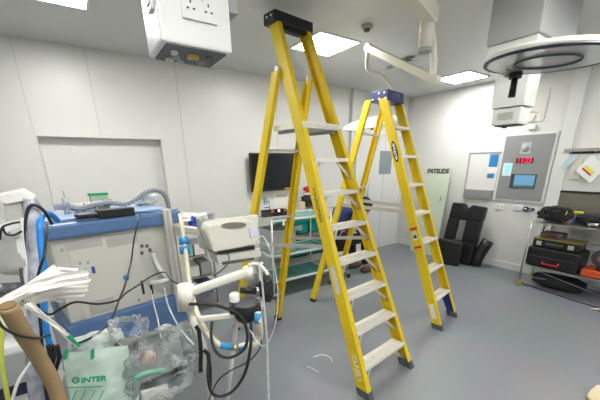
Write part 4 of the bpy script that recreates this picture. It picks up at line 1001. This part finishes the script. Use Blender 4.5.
# ---------------------------------------------------------------- far left device on a white stand
t = thing('patient_monitor', 'grey white monitor stand with drooping cables at the far left edge', 'medical machine', R_(15, 300, 1.75))
MB().slab([R_(3, 203, 1.75), R_(21, 199, 1.75), R_(25, 222, 1.75), R_(7, 228, 1.75)], (0, .10, 0)).build('screen_head', mat('warm_grey', (.48, .47, .43), .5), t, bev=.006)
MB().slab([R_(22, 198, 1.72), R_(35, 201, 1.72), R_(38, 212, 1.72), R_(27, 220, 1.72)], (0, .10, 0)).build('side_display', GREYP, t, bev=.004)
MB().slab([R_(-4, 197, 1.74), R_(20, 192, 1.74), R_(33, 199, 1.74), R_(6, 204, 1.74)], (.0, .14, .008)).build('paper_stack', PAPER, t)
MB().slab([R_(-10, 226, 1.72), R_(28, 218, 1.72), R_(29, 225, 1.72), R_(-10, 236, 1.72)], (0, .14, 0)).build('shelf', WHITE, t)
MB().bar(R_(24, 218, 1.68), R_(30, 300, 1.68), .035, .03, bev=.005).build('white_upright', WHITE, t)
MB().blob(R_(13, 255, 1.72), (.13, .12, .17), 8, .10, 1.5).build('grey_body', mat('mid_grey', (.42, .42, .40), .5), t)
MB().bar(R_(5, 236, 1.70), R_(16, 243, 1.70), .05, .04).build('clamp', GREYP, t)
MB().slab([R_(16, 240, 1.66), R_(22, 239, 1.66), R_(24, 262, 1.66), R_(19, 264, 1.66)], (0, .05, 0)).build('lever', WHITE, t)
q = R_(20, 290, 1.80); MB().span(q.x-.10, q.x+.06, q.y-.08, q.y+.08, .0, 1.06, .01).build('pedestal', CREAM2, t)
hose('black_cable', [(0, 240, 1.6), (2, 228, 1.6), (10, 224, 1.6), (20, 222, 1.6)], .004, BLK, 'black cable looping over the far left grey monitor', 'cable')
hose('black_cable', [(3, 228, 1.6), (6, 234, 1.6), (14, 235, 1.6), (22, 231, 1.6)], .004, BLK, 'short black cable below the far left monitor head', 'cable')
hose('purple_cable', [(21, 268, 1.6), (22, 280, 1.6), (26, 292, 1.6)], .006, GREYD, 'dark cable hanging below the far left grey body', 'cable')
# dark clutter shelf
t = thing('instrument_tray', 'dark tray of metal parts at the left edge under the paper strips', 'tray', R_(8, 300, 1.55))
MB().slab([R_(-12, 284, 1.5), R_(20, 282, 1.6), R_(30, 296, 1.5), R_(-12, 300, 1.35)], (0, .02, -.02)).build('tray', mat('slate', (.07, .08, .10), .5), t)
for k in range(6): MB().blob(R_(-2+5*k, 289+(k % 3)*3, 1.45), (.03, .05, .025), k, .3, 3).build('metal_part', (STEEL, GREYD)[k % 2], t)

# lower left cabinet
q = R_(14, 372, 1.42)
t = thing('floor_cabinet', 'grey white cabinet low in the bottom left corner', 'cabinet', (q.x, q.y+.15, 0))
zt = R_(14, 345, 1.42).z
MB().span(q.x-.40, q.x+.085, q.y, q.y+.4, .02, zt, .01).build('body', WHITE2, t)
MB().span(q.x-.40, q.x+.08, q.y-.012, q.y, R_(14, 384, 1.42).z, R_(14, 352, 1.42).z).build('grey_front', GREYP, t)
MB().span(q.x-.40, q.x+.08, q.y-.014, q.y, R_(14, 396, 1.42).z, R_(14, 385, 1.42).z).build('dark_band', mat('navy_band', (.015, .02, .04), .5), t)
hose('wide_clear_hose', [(32, 206, 1.45), (33, 216, 1.40), (35, 240, 1.38), (37, 262, 1.36), (37, 285, 1.34), (35, 320, 1.36), (34, 350, 1.36), (35, 380, 1.36), (39, 410, 1.36)], .025, CLEARH, 'wide translucent lilac hose beside the blue one at left')
hose('blue_hose', [(58, 221, 1.5), (50, 214, 1.46), (43, 215, 1.42), (40, 225, 1.36), (41, 245, 1.34), (44, 270, 1.33), (44, 295, 1.33), (45, 320, 1.33), (50, 345, 1.33), (60, 358, 1.35)], .010, BLUEH, 'bright blue hose running down beside the beige machine')
hose('black_cable', [(30, 262, 1.40), (26, 235, 1.38), (27, 212, 1.38), (34, 205, 1.38), (44, 211, 1.38), (52, 224, 1.42)], .0055, BLK, 'thick black cable arching over the translucent hose', 'cable')
hose('black_cable', [(47, 225, 1.34), (46, 240, 1.25), (44, 256, 1.2), (40, 268, 1.2), (38, 278, 1.2), (38, 300, 1.2), (41, 330, 1.2), (44, 365, 1.2), (47, 405, 1.2)], .0042, BLK, 'black cable dropping in front of the blue hose', 'cable')
hose('black_cable', [(-6, 303, 1.1), (0, 302, 1.1), (20, 300, 1.1), (38, 309, 1.1), (50, 314.5, 1.1), (62, 308, 1.1), (76, 302, 1.12), (99, 304, 1.15), (118, 300, 1.2), (126, 293, 1.3), (140, 284, 1.45), (150, 277, 1.6), (164, 272, 1.7), (170, 279, 1.6), (180, 285, 1.4)], .0036, BLK, 'long black cable crossing the picture left to right before the machine', 'cable')
hose('black_cable', [(140, 214, 2.1), (138, 222, 2.0), (134, 240, 1.95), (131, 262, 1.9), (125, 285, 1.7), (119, 300, 1.5), (112, 318, 1.35), (100, 332, 1.25), (84, 341, 1.2), (72, 345, 1.2)], .0042, BLK, 'black cable hanging from the keyboard down the beige machine', 'cable')
hose('black_cable', [(-4, 318, 1.0), (4, 328, 1.0), (20, 336, 1.0), (38, 338, 1.05), (50, 335, 1.1)], .0034, BLK, 'black cable passing under the brown card sleeve top', 'cable')
for k, (dx, rr) in enumerate(((0, 1.22), (5, 1.24), (-4, 1.21))):
    hose('black_lead', [(52+dx, 345, rr), (54+dx, 358, rr), (50+dx, 375, rr), (53+dx*1.6, 392, rr), (56+dx, 408, rr)], .0065, BLKR, ('middle black lead of the bundle left of the printed bag', 'right black lead of the bundle touching the printed bag', 'left black lead of the bundle by the card sleeve')[k], 'cable')
hose('yellow_cable', [(-3, 318, 1.25), (2, 330, 1.25), (1, 350, 1.25), (4, 378, 1.25), (10, 408, 1.25)], .0065, mat('lime_cable', (.50, .55, .08), .5), 'yellow green cable down the bottom left corner', 'cable')
hose('white_cable', [(38, 352, 1.25), (27, 368, 1.25), (18, 382, 1.25), (11, 405, 1.25)], .005, WHITE, 'white cable curving down at the bottom left', 'cable')
hose('clear_tubing', [(164, 288, 1.35), (168, 305, 1.35), (176, 322, 1.3), (186, 336, 1.2), (194, 345, 1.15)], .0035, TUBE, 'clear tubing falling from the machine column to the clear bag', 'tubing')
hose('clear_tubing', [(151, 290, 2.05), (154, 305, 1.8), (158, 320, 1.5), (161, 338, 1.27)], .0035, TUBE, 'clear tubing in front of the blue machine base', 'tubing')
# brown card sleeve
t = thing('card_sleeve', 'brown cardboard sleeve slanting down at the bottom left', 'cardboard', R_(40, 400, 1.1))
P_ = [R_(8, 306, 1.02), R_(20, 328, 1.04), R_(38, 356, 1.08), (R_(54, 385, 1.1)), R_(62, 410, 1.1)]
MB().tube(P_, .0205, n=18, smooth=4).build('sleeve', CARD, t)
MB().cyl(P_[0]+(P_[0]-P_[1]).normalized()*.001, P_[0]+(P_[0]-P_[1]).normalized()*.004, .017).build('open_end', mat('card_inside', (.20, .13, .06), .9), t)
# paper strips
t = thing('paper_strips', 'bundle of white paper strips fanned out before the machine', 'paper', R_(30, 300, 1.1))
def ribbon(pts, w0, w1, seed):
    """pts photo points with distance; a creased strip with real thickness"""
    P_ = [W(a, b, r=c) for a, b, c in pts]; vs = []; n_ = 10; k_ = len(P_)
    Q = []
    for i in range(k_-1):
        for j in range(4): Q.append(P_[i].lerp(P_[i+1], j/4))
    Q.append(P_[-1]); m = MB(); rows = []
    for i, p in enumerate(Q):
        d = (Q[min(i+1, len(Q)-1)]-Q[max(i-1, 0)]).normalized(); sd = d.cross(FWD).normalized(); wd = w0+(w1-w0)*i/(len(Q)-1)
        row = [p+sd*wd*(j/4-.5)+FWD*(.010*noise.noise(p*14+Vector((j*1.7, seed, 0)))+.008*(j % 2)) for j in range(5)]
        rows.append(row)
    for th in (0, .0015): vs += [q+FWD*th for r in rows for q in r]
    R_n = len(rows); off = R_n*5; f = []
    for i in range(R_n-1):
        for j in range(4):
            a = i*5+j; f += [(a, a+1, a+6, a+5), (a+off, a+5+off, a+6+off, a+1+off)]
        f += [(i*5, i*5+5, i*5+5+off, i*5+off), (i*5+4, i*5+4+off, i*5+9+off, i*5+9)]
    f += [(0, off, off+4, 4), (off-5, off-1, 2*off-1, 2*off-5)]
    return m.add(vs, f)
for k, (pts, a, b) in enumerate((([(10, 301, 1.08), (30, 288, 1.08), (56, 269, 1.1), (76, 271, 1.1)], .035, .028), ([(8, 300, 1.09), (35, 287, 1.08), (60, 280, 1.06), (88, 276, 1.05)], .03, .036),
        ([(6, 302, 1.1), (35, 294, 1.1), (60, 289, 1.08), (87, 287, 1.08)], .03, .03), ([(5, 303, 1.11), (35, 299, 1.1), (62, 293, 1.1), (84, 292, 1.1)], .03, .028), ([(40, 294, 1.12), (52, 297, 1.12), (63, 300, 1.12)], .03, .02))):
    ribbon(pts, a, b, k*3.1).build('strip', PAPER, t)
ribbon([(-4, 303, 1.05), (10, 297, 1.06), (28, 288, 1.07)], .012, .02, 4).build('strip', PAPER, t)
t = thing('wrapped_tube', 'thin white wrapped tube with green tip pointing at the printed bag', 'packet', R_(60, 340, 1.05))
ribbon([(27, 303, 1.06), (42, 316, 1.06), (58, 329, 1.06), (70, 340, 1.06), (80, 349, 1.06)], .022, .016, 9).build('wrapper', PAPER, t)
ribbon([(67, 336, 1.052), (73, 341.5, 1.052), (79, 347, 1.052)], .012, .010, 9).build('green_tip', mat('bright_green', (.03, .45, .18), .5), t)

# printed bag
def film(quadpts, nx, ny, bulge, wr, seed, r0):
    """a wrinkled sheet through four photo corners (tl, tr, br, bl) with thickness"""
    tl, tr, br, bl = [W(a, b, r=r0) for a, b in quadpts]; m = MB(); vs = []
    for j in range(ny+1):
        for i in range(nx+1):
            u, v = i/nx, j/ny; p = (tl*(1-u)+tr*u)*(1-v)+(bl*(1-u)+br*u)*v
            q = -bulge*math.sin(PI*u)*(.4+.6*math.sin(PI*min(1, v*.8+.1)))+wr*noise.noise(p*18+Vector((seed, 0, 0)))+wr*.6*noise.noise(p*45)
            vs.append(p+FWD*q)
    k = (nx+1)*(ny+1); vs += [p+FWD*.002 for p in vs]; f = []
    for j in range(ny):
        for i in range(nx):
            a = j*(nx+1)+i; f += [(a, a+1, a+nx+2, a+nx+1), (a+k, a+nx+1+k, a+nx+2+k, a+1+k)]
    return m.add(vs, f, True)
t = thing('printed_bag', 'green printed clear bag lettered INTER at the bottom left', 'bag', R_(95, 405, 1.2))
film([(63, 353), (128, 345), (134, 412), (72, 414)], 22, 22, .03, .012, 1, 1.18).build('printed_panel', mat('mint_print', (.50, .62, .54), .45, noise_s=9, noise_a=.12), t)
MB().blob(R_(98, 352, 1.24), (.20, .10, .15), 61, .2, 2, crease=.1).build('clear_top', MILKY, t)
MB().blob(R_(104, 385, 1.27), (.25, .12, .26), 62, .15, 2, crease=.1).build('back_fill', MILKY, t)
def on_bag(px, py, r=1.142): return W(px, py, r=r)
rt_ = (on_bag(110, 376)-on_bag(80, 379)).normalized(); up2 = (on_bag(92, 360)-on_bag(96, 390)).normalized(); up2 = (up2-rt_*up2.dot(rt_)).normalized()
text('lettering', 'INTER', GREEN, on_bag(94, 379.5), rt_, up2, .0265, t, .001, bold=.0011)
n = 16
MB().tube([on_bag(75.7+3.4*math.cos(2*PI*i/n), 380+2.9*math.sin(2*PI*i/n)) for i in range(n)], .0022, n=6, smooth=0, closed=True).build('ring_logo', GREEN, t)
MB().tube([on_bag(73.4, 381.6), on_bag(75.7, 378), on_bag(78, 381.6)], .0018, n=6, smooth=0).build('logo_peak', GREEN, t)
MB().bar(on_bag(67, 387.5), on_bag(102, 386.5), .007, .0015, up=FWD.cross(rt_)).build('print_line', GREEN, t)
for px in (66, 92.5):
    MB().bar(on_bag(px, 349.5), on_bag(px, 359), .016, .0015, up=FWD.cross(up2)).build('green_bar', GREEN, t)
for k in range(4):
    MB().bar(on_bag(71+9*k, 402), on_bag(77+9*k, 390), .007, .0015, up=FWD.cross(up2)).build('slanted_print', mat('green_print_pale', (.10, .42, .27), .6), t)
# clear bag with masks
t = thing('clear_bag', 'large crumpled clear plastic bag of masks and tubing at bottom', 'bag', R_(160, 405, 1.2))
MB().blob(R_(158, 366, 1.22), (.32, .18, .31), 71, .30, 1.7, crease=.30).build('film', CLEAR, t)
MB().blob(R_(130, 335, 1.22), (.14, .10, .15), 72, .35, 2.0, crease=.3).build('bag_corner', CLEAR, t)
MB().blob(R_(182, 345, 1.22), (.15, .12, .17), 73, .35, 2.0, crease=.3).build('bag_shoulder', CLEAR, t)
def inb(nm, kind, px, py, size, m_, lb, s_, r=1.22):
    tag(MB().blob(R_(px, py, r), size, s_, .15, 2, Matrix.Rotation(.5, 3, 'Y')).build(nm, m_), lb, kind)
inb('face_mask', 'mask', 126, 345, (.09, .06, .05), mat('smoky_mask', (.20, .19, .17), .35), 'smoky grey face mask inside the clear bag', 81)
inb('pink_packet', 'packet', 148, 357, (.055, .04, .05), mat('pale_pink', (.55, .42, .38), .5), 'pale pink packet inside the clear bag', 82)
c = R_(155, 395, 1.2)
tag(MB().box(c, (.10, .03, .06), Matrix.Rotation(.1, 3, 'Y'), .004).build('white_box', PAPER), 'white labelled carton at the bottom of the clear bag', 'carton')
hose('green_tubing', [(122, 402, 1.2), (126, 388, 1.2), (137, 377, 1.2), (152, 372, 1.2), (165, 371, 1.2)], .013, clear_mat('green_film', (.5, .85, .68), .6, .2, (.25, .55, .42)), 'pale green tubing coiled inside the clear bag', 'tubing')
